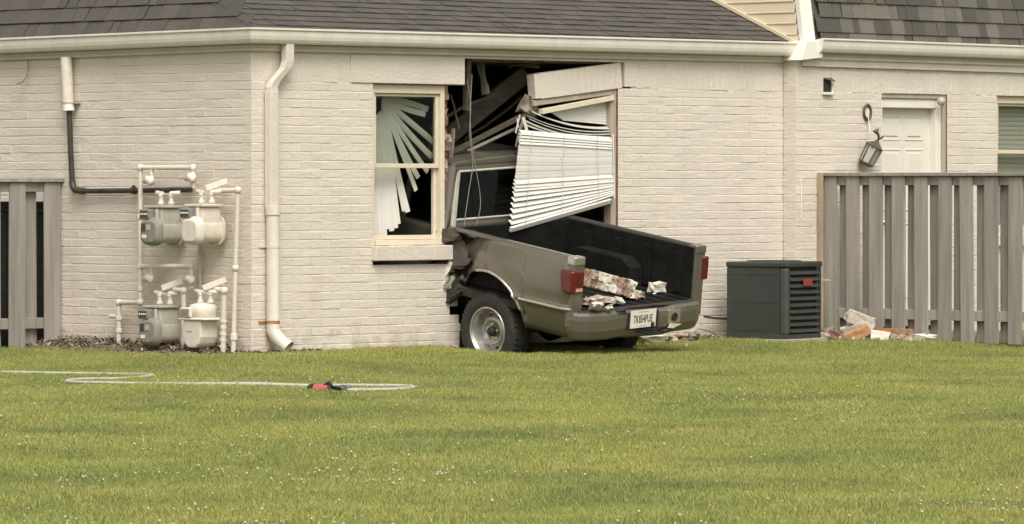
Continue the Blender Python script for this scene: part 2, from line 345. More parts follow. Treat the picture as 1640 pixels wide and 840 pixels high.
def brick_wall(wall, o, ang, s0, s1, z0c, z1c, cuts, soldier=None, scuts=(), nmax=300, score=None, thick=0.10):
    """courses z0c..z1c of bricks on the face through o at angle ang, for s0..s1, less cuts(zmid). Returns nothing; bricks become children of wall."""
    mats_ = []; slab = MB(); d = Vector((math.cos(ang), math.sin(ang), 0)); n = Vector((d.y, -d.x, 0)); O = Vector((o[0], o[1], 0))
    def seg(a, b_, za, zb):
        p0 = O+d*a-n*0.0022; p1 = O+d*b_-n*0.0022; q = -n*thick
        V = [p0, p1, p1+q, p0+q]; V = [v+Vector((0, 0, za)) for v in V]+[v+Vector((0, 0, zb)) for v in V]
        slab.add(V, [(0, 1, 5, 4)], 0); slab.add(V, [(3, 2, 1, 0), (4, 5, 6, 7), (2, 3, 7, 6)], 1); slab.add(V, [(1, 2, 6, 5)], 0 if b_ == s1 else 1); slab.add(V, [(3, 0, 4, 7)], 0 if a == s0 else 1)
    for c in range(z0c, z1c):
        zm = (c+0.5)*CZ
        for a, b_ in subtract((s0, s1), cuts(zm)):
            seg(a, b_, c*CZ, (c+1)*CZ)
            off = (BL+BJ)*(0.5 if c % 2 else 0.0) + 0.004*math.sin(c*7.1)
            k0 = math.floor((a-off)/(BL+BJ)); x = off+k0*(BL+BJ)
            while x < b_:
                l = max(a, x)+BJ/2; r = min(b_, x+BL+BJ)-BJ/2
                if a <= x and False: pass
                if r-l > 0.02: mats_.append(brick_matrix(o, ang, (l+r)/2, zm, r-l))
                x += BL+BJ
    if soldier:
        za, zb = soldier
        for a, b_ in subtract((s0, s1), scuts):
            seg(a, b_, za, zb); k = max(1, round((b_-a)/0.0757)); st = (b_-a)/k
            for i in range(k): 
                M = brick_matrix(o, ang, a+(i+0.5)*st, (za+zb)/2, zb-za-0.004, True, (st-0.0022)/BH); mats_.append(M)
    slab.build('mortar_backing', [CREAM, RAW], wall, recalc=False)
    key = score or (lambda M: (M.translation-CAM).length)
    mats_.sort(key=key)
    inv = wm(wall).inverted()
    for M in mats_[:nmax]:
        ob = bpy.data.objects.new('brick', BRICK); ob.matrix_local = inv @ M; link(ob, wall)
    rest = mats_[nmax:]
    if rest:
        v = np.array([[*(inv @ M @ p)] for M in rest for p in BV]); nb = len(BV)
        f = [[i*nb+k for k in q] for i in range(len(rest)) for q in BF]
        me = bpy.data.meshes.new('brickwork'); me.from_pydata(v.tolist(), [], f); me.materials.append(CREAM); me.update()
        tag(link(bpy.data.objects.new('brickwork', me), wall), kind='stuff')

house = thing('brick_house', 'low cream painted brick wing with hip roof, smashed open by the truck', 'house')
# opening of the long wall: the left window, the hole and the right window run together
WX0, WX1, WZ0, WZ1 = 1.392, 2.288, 0.893, 2.256
tooth = [2.43, 2.43, 2.44, 2.42, 2.31, 2.41, 2.30, 2.39, 2.30, 2.38, 2.31, 2.36, 2.30]
def cuts_long(z):
    c = int(z/CZ)
    if z < 0.76: return [(tooth[min(max(c, 0), 12)] if c < 13 else 2.3, 4.02+0.11*(c % 2))]
    if z < WZ0: return [(WX0, 4.05+0.1*(c % 2))]
    return [(WX0, 4.431)]
wall_long = part_empty('wall', house); tag(wall_long, 'long cream brick wall with the crash hole')
vis = lambda M: (M.translation-CAM).length + (50 if M.translation.x > 2.6 and M.translation.x < 4.3 and M.translation.z < 0.8 else 0)
brick_wall(wall_long, (0, 0), 0.0, 0.0, 6.66, -2, 31, cuts_long, soldier=(2.256, 2.486), scuts=[(2.485, 4.60)], nmax=190, score=vis)
wall_short = part_empty('wall', house); tag(wall_short, 'short cream brick wall behind the gas meters')
brick_wall(wall_short, (0, 0), -math.pi/2, -6.0, -0.004, -2, 34, lambda z: [], nmax=110)
b = MB(); b.box((0.004, 0.004, 2.487), (6.70, 0.10, 2.66)); b.box((0.004, 0.1, 2.475), (0.1, 6.0, 2.66)); b.build('wall_plate', FASCIA, house)
# broken raw bricks down the jamb left of the hole
for k in range(19):
    z = 0.93+k*CZ
    chunk('broken_brick', None, None, (2.315+random.uniform(-.012, .018), 0.11+random.uniform(-.02, .02), z), (0.06+random.uniform(0, .03), 0.10, 0.068), (0, 0, random.uniform(-.25, .25)), RAW if k % 3 else MASON, 0.18, k, parent=wall_long)
for k, (x, z) in enumerate(((2.40, 0.11), (2.46, 0.18), (4.11, 0.34), (4.10, 0.62))):
    chunk('broken_brick', None, None, (x, 0.09, z), (0.09, 0.09, 0.065), (0.1, 0.2*k, 0.3), RAW, 0.2, k+40, parent=wall_long)
# right-hand lintel: the bricks over the right window, dropped at the broken end
lint = part_empty('broken_lintel', house); tag(lint, 'sagging broken lintel over the right window')
pl, pr = onY(858, 160), onY(997, 141); ang = math.atan2(pr.z-pl.z, pr.x-pl.x)
b = MB(); L_ = (pr-pl).length
for i in range(14):
    s = (i+0.5)*L_/14; up = Vector((-math.sin(ang), 0, math.cos(ang))); al = Vector((math.cos(ang), 0, math.sin(ang)))
    c = Vector((pl.x, 0, pl.z)) + al*s + up*0.112 + Vector((0, -0.002+random.uniform(-.002, .002), 0))
    ob = bpy.data.objects.new('brick', BRICK)
    ob.matrix_local = Matrix.Translation(c) @ Matrix.Rotation(-ang, 4, 'Y') @ Matrix.Rotation(math.pi/2, 4, 'Y') @ Matrix.Diagonal((1.0 if i else 0.94, 1, (L_/14-0.002)/BH, 1)); link(ob, lint)
    if i == 0: b.bar(Vector((pl.x, 0.052, pl.z))+up*0.11+al*0.014, Vector((pl.x, 0.052, pl.z))+up*0.11+al*(L_-0.004), 0.098, 0.21, up=up)
b.build('lintel_core', CREAM, lint)
for k, (a, c) in enumerate(((1000, 1019.3), (1022.3, 1041))):
    p = onY(a, 141); q = onY(c, 141); bb = MB(); bb.box((p.x, -0.006+0.003*k, 2.270), (q.x, 0.095, 2.486)); bb.build('lintel_block', CREAM, lint, bev=0.004)
b = MB(); p = onY(561, 137); b.box((p.x, -0.012, 2.259), (2.487, 0.06, 2.488)); b.build('lintel', CREAM, house, bev=0.004)
# sill under the left window: four painted blocks
sill = part_empty('window_sill', house)
for k in range(4):
    x0 = 1.375+k*0.232; bb = MB(); bb.box((x0, -0.055-random.uniform(0, .004), 0.762), (x0+0.229, 0.12, 0.888+random.uniform(-.003, .003))); bb.build('sill_brick', CREAM, sill, bev=0.006)

# ------------------------------------------------------------------ left window (double hung)
def dh_window(parent, x0, x1, z0, z1, y, fm, zmid, name='window'):
    wdw = part_empty(name, parent)
    t = 0.05
    b = MB(); b.box((x0, y, z0), (x0+t, y+0.09, z1)); b.box((x1-t, y, z0), (x1, y+0.09, z1)); b.box((x0+t, y+.001, z1-0.075), (x1-t, y+0.089, z1)); b.box((x0+t, y-0.015, z0), (x1-t, y+0.088, z0+0.045)); b.build('frame', fm, wdw, bev=0.004)
    for nm, za, zb, yy in (('upper_sash', zmid, z1-0.078, y+0.022), ('lower_sash', z0+0.047, zmid+0.035, y+0.05)):
        b = MB(); r = 0.038
        b.box((x0+t+.002, yy, za), (x0+t+r, yy+0.03, zb)); b.box((x1-t-r, yy, za), (x1-t-.002, yy+0.03, zb)); b.box((x0+t+r, yy+.001, zb-r*0.6), (x1-t-r, yy+0.029, zb)); b.box((x0+t+r, yy-.004, za), (x1-t-r, yy+0.029, za+r))
        sh = b.build(nm, fm, wdw, bev=0.003)
        if nm == 'upper_sash' or parent is not house:
            b = MB(); b.box((x0+t+r-.004, yy+0.012, za+r-.004), (x1-t-r+.004, yy+0.016, zb-r*0.6+.004)); b.build('pane', PANE, wdw)
    return wdw
dh_window(house, WX0+0.004, WX1-0.004, WZ0-0.002, WZ1-0.004, 0.03, WCREAM, 1.545)
# right window: only the right jamb and the wrenched head are left
rw = part_empty('broken_window_frame', house)
b = MB(); b.box((4.36, 0.02, 0.90), (4.428, 0.11, 2.235)); b.build('jamb', TAUPE, rw, bev=0.004)
b = MB(); b.bar(onY(982, 148, .06), onY(981, 345, .06), 0.05, 0.035, up=(0, 1, 0)); b.build('jamb_stop', WCREAM, rw, bev=0.003)
b = MB(); b.bar(onY(866, 179, .02), onY(980, 157, .03), 0.06, 0.045, up=(0, 0, 1)); b.build('head', WCREAM, rw, bev=0.003)
b = MB(); b.bar(onY(850, 166, .05), onY(985, 146, .06), 0.08, 0.05, up=(0, 0, 1)); b.build('head_casing', TAUPE, rw, bev=0.003)
b = MB(); b.bar(onY(974, 158, .07), onY(974, 226, .07), 0.03, 0.03, up=(0, 1, 0)); b.build('sash_stile', GLASSD, rw, bev=0.002)
b = MB(); b.bar(onY(981, 215, .0), onY(983, 318, -.03), 0.010, 0.02, up=(0, 1, 0)); b.build('torn_screen_edge', WHITE, rw)
# ------------------------------------------------------------------ interior
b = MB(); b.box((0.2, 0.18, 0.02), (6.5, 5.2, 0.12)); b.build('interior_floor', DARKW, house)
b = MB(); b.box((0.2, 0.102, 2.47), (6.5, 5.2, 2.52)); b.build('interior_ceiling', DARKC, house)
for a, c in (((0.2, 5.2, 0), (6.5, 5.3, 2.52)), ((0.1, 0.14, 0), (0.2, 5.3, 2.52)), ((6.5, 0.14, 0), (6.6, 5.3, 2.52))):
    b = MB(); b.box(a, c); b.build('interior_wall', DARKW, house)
b = MB(); b.bar(onY(749, 92, .10), onY(747, 178, .10), 0.05, 0.05, up=(0, 1, 0)); b.build('stud', TIMBER, house, bev=0.003)

# ------------------------------------------------------------------ fascia, gutter, downspout
GX1 = onY(1286, 72, -0.15).x
Zl, Zr = -0.026, 0.018                       # the gutters run slightly out of level, as hung
path = [(0, 6.0), (0, 0), (GX1, 0)]; zo = [Zl*6.0/3.2, 0, Zr]
b = MB(); b.sweep([(-0.02, 2.505), (0.028, 2.505), (0.028, 2.68), (-0.02, 2.68)], path, zoff=zo); b.sweep([(0.028, 2.533), (0.040, 2.533), (0.040, 2.556), (0.028, 2.556)], path, zoff=zo); b.build('fascia', FASCIA, house)
prof = [(0.030, 2.670), (0.030, 2.562), (0.112, 2.562), (0.126, 2.574), (0.138, 2.596), (0.145, 2.625), (0.148, 2.664), (0.160, 2.676), (0.160, 2.688), (0.138, 2.692), (0.138, 2.684), (0.142, 2.664), (0.136, 2.625), (0.130, 2.600), (0.108, 2.570), (0.038, 2.570), (0.038, 2.670)]
g = MB(); g.sweep(prof, path, zoff=zo); gut = g.build('gutter', TRIM, house)
b = MB(); b.prism([(GX1, -a, z+Zr) for a, z in prof[:10]], (0.004, 0, 0)); b.build('end_cap', TRIM, gut)
for k, (a, c, L0) in enumerate((((-0.157, 1.75), (-0.113, 1.75), 'y'), ((1.9, -0.157), (1.9, -0.113), 'x'))):
    pass
ds = part_empty('downspout', house)
dx = onY(435, 300, -0.05).x
tp = onY(461, 78, -0.085)
def rect_sweep(pts, wx, wy):
    b = MB(); rings = []
    for p in pts: p = Vector(p); rings.append([p+Vector((a*wx/2, c*wy/2, 0)) for a, c in ((-1, -1), (1, -1), (1, 1), (-1, 1))])
    for i in range(len(rings)-1): b.add(rings[i]+rings[i+1], [(k, (k+1) % 4, 4+(k+1) % 4, 4+k) for k in range(4)])
    b.add(rings[0], [(3, 2, 1, 0)]); b.add(rings[-1], [(0, 1, 2, 3)]); return b
zel = onY(435, 140, -0.05).z
rect_sweep([(tp.x, -0.085, 2.575), (tp.x, -0.085, tp.z-0.10), (tp.x-0.02, -0.08, tp.z-0.16), (dx+0.025, -0.058, zel+0.05), (dx, -0.052, zel), (dx, -0.052, zel-0.05)], 0.088, 0.066).build('elbow', DSPOUT, ds, bev=0.008, segs=2)
zj = onY(435, 335, -0.05).z
b = rect_sweep([(dx, -0.050, zel-0.03), (dx, -0.050, zj)], 0.094, 0.072)
for k in (-1, 0, 1): b.box((dx+k*0.026-0.006, -0.0895, zj), (dx+k*0.026+0.006, -0.083, zel-0.04))
b.build('upper_pipe', DSPOUT, ds, bev=0.006, segs=2)
zb_ = onY(437, 540, -0.06).z
b = MB(); b.tube([(dx+.004, -0.062, zj+0.02), (dx+.004, -0.062, zj-0.05)], 0.064, 20); b.build('collar', DSPOUT, ds)
sp = [(dx+.004, -0.062, zj-0.02), (dx+.004, -0.062, zb_+0.06)]
end = onY(459, 560, -0.16)
for t in np.linspace(0, 1, 8)[1:]:
    a = t*math.pi*0.36; sp.append((dx+.004+(end.x-dx)*math.sin(a)**1.5*0.9, -0.062-0.15*math.sin(a)**1.5, zb_+0.06-0.145*math.sin(a)*1.1))
b = MB(); b.tube(sp, 0.056, 20, cap=False); b.tube(sp[-3:], 0.050, 20, cap=False); b.build('lower_pipe', DSPOUT, ds, recalc=False)
b = MB(); d_ = (Vector(sp[-1])-Vector(sp[-2])).normalized(); b.tube([Vector(sp[-1])-d_*0.03, Vector(sp[-1])+d_*0.004], 0.060, 20, cap=False); b.build('shoe_rim', DSPOUT, ds, recalc=False)
for py in (395, 516):
    z = onY(437, py, -.05).z; b = MB(); b.tube([(dx+.004, -0.062, z-0.012), (dx+.004, -0.062, z+0.012)], 0.0585, 20); b.box((dx-0.10, -0.012, z-0.01), (dx+0.10, -0.001, z+0.01)); b.build('strap', RUST if py > 500 else DSPOUT, ds)

# ------------------------------------------------------------------ roof
MLR, MRR = 1.75, 0.42
EZ = 2.675
def shingle_mesh(w_):
    b = MB(); h = 0.165; t = 0.011
    b.add([(-w_/2, 0, 0), (w_/2, 0, 0), (w_/2, h, -0.004), (-w_/2, h, -0.004), (-w_/2, 0, t), (w_/2, 0, t), (w_/2, h, 0.001), (-w_/2, h, 0.001)],
          [(4, 5, 6, 7), (0, 1, 5, 4), (1, 2, 6, 5), (3, 0, 4, 7)]); return b
def shingle_field(parent, o, along, upv, L0, L1, rows, mats_, inside, nmax, expo=0.142, rowcol=None, wr=(0.13, 0.30)):
    along = Vector(along).normalized(); upv = Vector(upv).normalized(); nrm = along.cross(upv).normalized(); R0 = Matrix((along, upv, nrm)).transposed()
    items = []
    for r in range(rows):
        s = L0 - random.uniform(0, 0.2)
        while s < L1:
            w_ = random.uniform(*wr); c = Vector(o)+along*(s+w_/2)+upv*(r*expo)+nrm*(0.004+0.004*(random.random() < 0.45))
            if inside(c, s, w_): items.append((c, w_, random.choices(range(4), weights=(4, 3, 2, 3))[0]))
            s += w_+random.uniform(0.001, 0.006)
    items.sort(key=lambda t: (t[0]-CAM).length + max(0, 0-proj(t[0])[1])*0.02)
    bank = {}
    for c, w_, k in items[:nmax]:
        wq = round(w_/0.03)*0.03; key = (wq, k)
        if key not in bank: bank[key] = shingle_mesh(wq).mesh('shingle', [mats_[k]], recalc=False)
        ob = bpy.data.objects.new('shingle', bank[key]); M = Matrix.Translation(c) @ (R0 @ Euler((rad(-2.0), 0, random.gauss(0, 0.004))).to_matrix()).to_4x4(); ob.matrix_local = wm(parent).inverted() @ M; link(ob, parent)
    rest = items[nmax:]
    if rest:
        b = MB()
        for c, w_, k in rest:
            q = shingle_mesh(w_); M = Matrix.Translation(c) @ (R0 @ Euler((rad(-2.0), 0, random.gauss(0, 0.004))).to_matrix()).to_4x4(); b.add([M @ v for v in q.v], q.f, k)
        tag(b.build('shingle_courses', mats_, parent, recalc=False), kind='stuff')
roof = part_empty('roof', house)
hipx = lambda y: -0.05 + MRR*(y+0.05)/MLR
SIDX = onY(1284, 40, -0.10).x
b = MB(); z_ = lambda y: EZ+MRR*(y+0.05)
b.add([(-0.05, -0.05, EZ), (SIDX, -0.05, EZ), (SIDX, 4, z_(4)), (hipx(4), 4, z_(4))], [(0, 1, 2, 3)]); b.add([(-0.05, -0.05, EZ), (hipx(4), 4, z_(4)), (hipx(4), 8, z_(4)), (-0.05, 8, EZ)], [(0, 1, 2, 3)])
b.add([(hipx(4), 4, z_(4)), (SIDX, 4, z_(4)), (SIDX, 8, z_(4)), (hipx(4), 8, z_(4))], [(0, 1, 2, 3)])
b.build('roof_deck', SHG[0], roof, recalc=False)
shingle_field(roof, (0, -0.065, EZ-0.012), (1, 0, 0), (0, 1, MRR), -0.05, SIDX, 14, SHG, lambda c, s, w_: s > hipx(c.y)-0.02 and s+w_ < SIDX+0.01 or (s > hipx(c.y) and s < SIDX-0.12 and s+w_ < SIDX+0.08), 210, expo=0.125, wr=(0.10, 0.26))
shingle_field(roof, (-0.065, 0, EZ-0.012), (0, -1, 0), (1, 0, MLR), -6.2, 0.03, 7, SHG, lambda c, s, w_: c.x < hipx(max(-0.05, c.y-w_/2))+0.01 and c.y > -0.04, 90, wr=(0.09, 0.21))
for k in range(9):                           # hip caps
    t = k*0.135; y = -0.05+t; p = Vector((hipx(y), y, z_(y)+0.012)); q = Vector((hipx(y+0.2), y+0.2, z_(y+0.2)+0.016)); d = (q-p).normalized()
    bb = MB(); 
    nl = Vector((-MLR, 0, 1)).normalized(); nr = Vector((0, -MRR, 1)).normalized()
    wl = d.cross(nl).normalized()*-0.11; wr_ = d.cross(nr).normalized()*0.11
    if wl.x > 0: wl = -wl
    if wl.y < 0 and abs(wl.y) > abs(wl.x): wl = -wl
    a1, a2, a3 = p+wl, p+(nl+nr)*0.012, p+wr_; c1, c2, c3 = q+wl, q+(nl+nr)*0.004, q+wr_
    bb.add([a1, a2, a3, c3, c2, c1, a1-nl*0.012, a2-(nl+nr)*0.010, a3-nr*0.012], [(0, 1, 4, 5), (1, 2, 3, 4), (0, 6, 7, 1), (1, 7, 8, 2)])
    bb.build('hip_shingle', SHG[k % 4], roof, recalc=False)

# ================================================================== TALLER SECTION ON THE RIGHT
tall = thing('mansard_house', 'taller cream brick section with steep mansard roof and white back door', 'house', (6.655, -0.16, 0))
YR = -0.16
DX0, DX1, DZ1 = onY(1412, 150, YR).x, onY(1517, 150, YR).x, 2.262
W2X0 = onY(1597, 153, YR).x; W2X1 = W2X0+0.92; W2Z0, W2Z1 = 0.93, 2.262
VX, VZ = onY(1325, 137, YR).x, onY(1325, 137, YR).z
def cuts_tall(z):
    c = []
    if z < DZ1: c.append((DX0-6.655, DX1-6.655))
    if W2Z0 < z < W2Z1: c.append((W2X0-6.655, W2X1-6.655))
    return c
wt = part_empty('wall', tall)
brick_wall(wt, (6.655, YR), 0.0, 0.0, 6.5, -2, 31, cuts_tall, soldier=(2.256, 2.486), scuts=[(VX-6.655-0.055, VX-6.655+0.055)], nmax=270,
           score=lambda M: (M.translation-CAM).length + (0 if (M.translation.z > 1.35 or M.translation.x < 7.1) and M.translation.x < 10.2 else 40))
wr = part_empty('wall', tall); tag(wr, 'narrow shaded brick return at the step between the wings')
brick_wall(wr, (6.655, YR), -math.pi/2, -0.155, -0.004, -2, 34, lambda z: [], nmax=36, thick=0.09)
b = MB(); b.box((6.66, YR+0.004, 2.487), (13.15, YR+0.1, 2.66)); b.build('wall_plate', FASCIA, tall)
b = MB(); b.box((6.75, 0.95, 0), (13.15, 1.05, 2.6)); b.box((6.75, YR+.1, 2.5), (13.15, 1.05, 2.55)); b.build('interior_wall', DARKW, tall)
b = MB(); b.box((6.657, YR-0.004, 2.470), (6.7195, -0.002, 2.655)); b.build('frieze_return', FASCIA, tall)
# back door
dr = part_empty('door', tall)
b = MB(); ysl = YR+0.115
b.box((DX0+0.05, ysl, 0.15), (DX1-0.13, ysl+0.04, DZ1-0.14))
b.build('door_slab', DOORW, dr)
dw = (DX1-0.13)-(DX0+0.05)
for i in range(2):
    for za, zb in ((1.82, 2.05), (1.16, 1.74), (0.34, 1.04)):
        xa = DX0+0.05+dw*(0.12+0.42*i); xb = xa+dw*0.34; bb = MB()
        bb.box((xa, ysl-0.006, za), (xb, ysl+0.01, za+0.014)); bb.box((xa, ysl-0.006, zb-0.014), (xb, ysl+0.01, zb)); bb.box((xa, ysl-0.0055, za+.014), (xa+0.014, ysl+0.01, zb-.014)); bb.box((xb-0.014, ysl-0.0055, za+.014), (xb, ysl+0.01, zb-.014))
        bb.box((xa+0.04, ysl-0.009, za+0.04), (xb-0.04, ysl+0.01, zb-0.04)); bb.build('door_panel', DOORW, dr, bev=0.003)
b = MB(); b.box((DX1-0.13, YR+0.03, 0.15), (DX1-0.055, YR+0.16, DZ1-0.05)); b.box((DX0, YR+0.03, 0.15), (DX0+0.05, YR+0.16, DZ1-0.05)); b.box((DX0+0.05, YR+0.031, DZ1-0.14), (DX1-0.13, YR+0.159, DZ1-0.05)); b.build('door_frame', WHITE, dr, bev=0.006)
b = MB(); b.box((DX1-0.055, YR+0.012, 0.15), (DX1-0.003, YR+0.12, DZ1-0.004)); b.box((DX0+.003, YR+0.013, DZ1-0.05), (DX1-0.055, YR+0.12, DZ1-0.004)); b.build('brick_mould', TAUPE, dr, bev=0.004)
b = MB(); b.lathe([(0.0, -0.06), (0.02, -0.058), (0.028, -0.04), (0.014, -0.02), (0.012, 0)], (DX0+0.12, ysl, 1.05), (0, 1, 0), 14); b.build('door_handle', CHROME, dr)
b = MB(); b.box((DX0, YR-0.02, 0.08), (DX1, YR+0.16, 0.149)); b.build('threshold', CONC, dr)
dh_window(tall, W2X0+0.004, W2X1-0.004, W2Z0+.002, W2Z1-0.004, YR+0.035, WCREAM, 1.70)
b = MB(); b.box((W2X0-0.03, YR-0.05, W2Z0-0.115), (W2X1+0.03, YR+0.1, W2Z0-.002)); b.build('window_sill', CREAM, tall, bev=0.006)
# fascia, gutter
TG0 = onY(1319, 75, YR-0.15).x
dz = onY(1325, 62, YR-0.155).z - 2.688
pathT = [(TG0, YR), (13.0, YR)]; zt = [0, -0.02]
b = MB(); b.sweep([(-0.02, 2.49), (0.030, 2.49), (0.030, 2.70), (-0.02, 2.70)], [(6.72, YR), (13, YR)], zoff=zt); b.sweep([(0.030, 2.555), (0.05, 2.555), (0.05, 2.575), (0.030, 2.575)], pathT, zoff=zt); b.build('fascia', FASCIA, tall)
gt = MB(); gt.sweep([(a+0.002, z+dz) for a, z in prof], pathT, zoff=zt); gt = gt.build('gutter', TRIM, tall)
b = MB(); b.prism([(TG0-0.004, YR-a, z+dz) for a, z in prof[:10]], (0.003, 0, 0)); b.build('end_cap', WHITE, gt)
# boxed eave return between the two gutters
b = MB(); yr0 = YR-0.10
pA, pB, pC, pD = onY(1283, 97, yr0), onY(1318, 93, yr0), onY(1317, 64, yr0), onY(1292, 66, yr0)
poly = [(pA.x, yr0, pA.z), (pB.x, yr0, pB.z), (pC.x, yr0, pC.z), (pD.x, yr0, pD.z)]; b.prism(poly, (0, 0.22, 0)); b.build('eave_return', WHITE, tall, bev=0.004)
# mansard, corner board, siding
MZ0, MM = 2.70, 6.5
mroof = part_empty('roof', tall)
MX0 = SIDX+0.165
b = MB(); b.add([(SIDX+0.02, -0.105, MZ0-0.1), (13.2, -0.105, MZ0-0.1), (13.2, -0.105+2.2/MM, MZ0+2.1), (SIDX+0.02, -0.105+2.2/MM, MZ0+2.1)], [(0, 1, 2, 3)]); b.build('roof_deck', SHM[0], mroof, recalc=False)
shingle_field(mroof, (0, -0.128, MZ0-0.03), (1, 0, 0), (0, 1, MM), MX0-0.01, 13.0, 9, SHM, lambda c, s, w_: s > MX0-0.02, 200, wr=(0.09, 0.24))
b = MB(); yb = -0.135
b.add([(SIDX, yb, MZ0-0.04), (SIDX+0.165, yb, MZ0-0.04), (SIDX+0.165, yb+2.1/MM, MZ0+2.06), (SIDX, yb+2.1/MM, MZ0+2.06), (SIDX, yb+0.05, MZ0-0.04), (SIDX+0.165, yb+.05, MZ0-0.04), (SIDX+0.165, yb+.05+2.1/MM, MZ0+2.06), (SIDX, yb+.05+2.1/MM, MZ0+2.06)], [(0, 1, 2, 3), (7, 6, 5, 4), (0, 3, 7, 4), (1, 5, 6, 2), (0, 4, 5, 1), (3, 2, 6, 7)]); b.build('corner_board', WHITE, tall)
sw = part_empty('side_wall', tall); 
for k in range(19):
    z = MZ0-0.02+k*0.102; ya = -0.06+max(0, z-MZ0)/MM; bb = MB()
    bb.add([(SIDX+0.004, ya, z+0.102), (SIDX-0.002, ya, z+0.014), (SIDX-0.005, ya, z+0.010), (SIDX-0.005, ya, z), (SIDX+0.005, ya, z),
            (SIDX+0.004, 5, z+0.102), (SIDX-0.002, 5, z+0.014), (SIDX-0.005, 5, z+0.010), (SIDX-0.005, 5, z), (SIDX+0.005, 5, z)],
           [(0, 5, 6, 1), (1, 6, 7, 2), (2, 7, 8, 3), (3, 8, 9, 4)]); bb.build('siding_board', SIDING, sw, recalc=False)
b = MB(); b.box((SIDX+0.02, -0.05+0.35, 2.4), (SIDX+0.06, 5, MZ0+2.0)); b.build('sheathing', SIDING, sw)
b = MB(); b.bar((SIDX-0.016, -0.05, z_(-0.05)+0.03), (SIDX-0.016, 4, z_(4)+0.03), 0.02, 0.03); b.build('step_flashing', SIDING, sw)
# vent hood, round fixture, lantern, wires on this wall
vt = thing('wall_vent', 'broken wall vent, dark opening with white lower lip under the gutter', 'vent', (VX, YR, VZ))
b = MB(); b.box((VX-0.0545, YR+0.006, VZ-0.07), (VX+0.0545, YR+0.095, VZ+0.066)); b.build('hole_darkness', BLACK, vt)  # solid black block paints the darkness of the hole
b = MB(); b.box((VX-0.0545, YR+0.001, VZ+0.066), (VX+0.0545, YR+0.09, 2.486)); b.build('brick_filler', CREAM, vt, bev=0.004)
b = MB(); b.box((VX-0.0545, YR+0.001, 2.2565), (VX+0.0545, YR+0.09, VZ-0.07)); b.build('brick_filler', CREAM, vt, bev=0.004)
b = MB(); b.box((VX-0.075, YR-0.035, VZ-0.088), (VX+0.06, YR, VZ-0.068)); b.box((VX+0.055, YR-0.02, VZ-0.068), (VX+0.068, YR, VZ+0.02)); b.build('hood_lip', WHITE, vt, bev=0.003)
b = MB(); b.prism([(VX-0.05, YR-.002, VZ+0.06), (VX+0.055, YR-.002, VZ+0.065), (VX+0.06, YR-.05, VZ+0.03), (VX+0.02, YR-.05, VZ+0.035)], (0, 0, 0.006)); b.build('bent_flap', IRON, vt)
fx = thing('door_sensor_light', 'small round white fixture at the upper right corner of the door frame', 'light fixture', onY(1505, 163, YR))
p = onY(1505, 163, YR-0.03); b = MB(); b.lathe([(0.0, -0.075), (0.03, -0.068), (0.047, -0.045), (0.05, -0.02), (0.042, 0.0), (0.02, 0.02)], p, (0.25, 1, 0), 18); b.v = [p+(v-p)*0.82 for v in b.v]; b.build('globe', GREYL, fx)
b = MB(); b.tube([p+Vector((0.0, 0.0, 0)), p+Vector((0.09, 0.02, 0.005))], 0.012, 8); b.build('arm', GREYL, fx)

# ================================================================== PATIO FENCES
def fence(name, label, o, ang, n, period, fw, bw, ztop, hsgn, cap_ext=0.0, zb=-0.02, rb=0.18):
    d = Vector((math.cos(ang), math.sin(ang), 0)); nn = Vector((d.y, -d.x, 0))*hsgn      # nn: the face towards the camera
    t = thing(name, label, 'fence', o, None, 'shadowbox patio fences')
    O = Vector(o); L = n*period
    def slab(s0, s1, d0, d1, z0, z1, nm, m, tilt=0.0, bev=0.003, back=None):
        b = MB(); V = [O+d*s+nn*q for s, q in ((s0, d0), (s1, d0), (s1, d1), (s0, d1))]; T = d*tilt
        b.add([Vector((v.x, v.y, z0)) for v in V]+[Vector((v.x, v.y, z1))+T for v in V], [(3, 2, 1, 0), (4, 5, 6, 7), (0, 1, 5, 4), (1, 2, 6, 5), (2, 3, 7, 6), (3, 0, 4, 7)], 0)
        return b.build(nm, m, t, bev=bev)
    for k in range(n):
        s = k*period
        slab(s, s+fw+random.uniform(-.006, .006), 0.026, 0.045+random.uniform(0, .003), zb, ztop-0.035+random.uniform(-.004, .004), 'board', FENCE, random.gauss(0, 0.008))
        c = s+fw+(period-fw)/2
        slab(c-bw/2, c+bw/2, -0.045, -0.026, zb+0.01, ztop-0.037, 'back_board', FENCE, random.gauss(0, 0.006))
    for z0, z1 in ((ztop-0.115, ztop-0.032), (rb, rb+0.092)): slab(-0.005, L, -0.0255, 0.0255, z0, z1, 'rail', FENCE)
    slab(-0.02-cap_ext, L, -0.07, 0.07, ztop-0.032, ztop, 'cap', FENCE)
    return t, O, d, nn
fp = onX(1322, 541, 7.068)
p0 = onX(1323, 300, 7.05).y; p8 = onX(1617, 300, 7.05).y; per = (p0-p8)/8
f1, _, _, _ = fence('patio_fence', 'long weathered grey shadowbox fence beside the condenser and rubble', (7.068, p0, 0), -math.pi/2, 15, per, 0.152, 0.168, onX(1340, 277, 7.07).z, 1)
fl = onX(95, 560, 0)
f2, _, _, _ = fence('patio_fence', 'weathered grey shadowbox fence at the far left edge beside the meters', (-0.02, fl.y, 0), math.pi, 9, 0.40, 0.178, 0.165, onX(90, 286, 0).z, -1)
sb = thing('gap_infill', 'dark added bin half hidden behind the left fence', 'bin', (-0.75, fl.y+0.55, 0))  # guessed dark box, added so the fence gaps read dark
b = MB(); b.box((-1.9, fl.y+0.12, 0.0), (-0.03, fl.y+0.75, 1.18)); b.build('infill_body', BLACK, sb, bev=0.02, segs=2)
b = MB(); b.box((-1.93, fl.y+0.10, 1.185), (-0.02, fl.y+0.78, 1.26)); b.build('infill_lid', UNDER, sb, bev=0.02, segs=2)
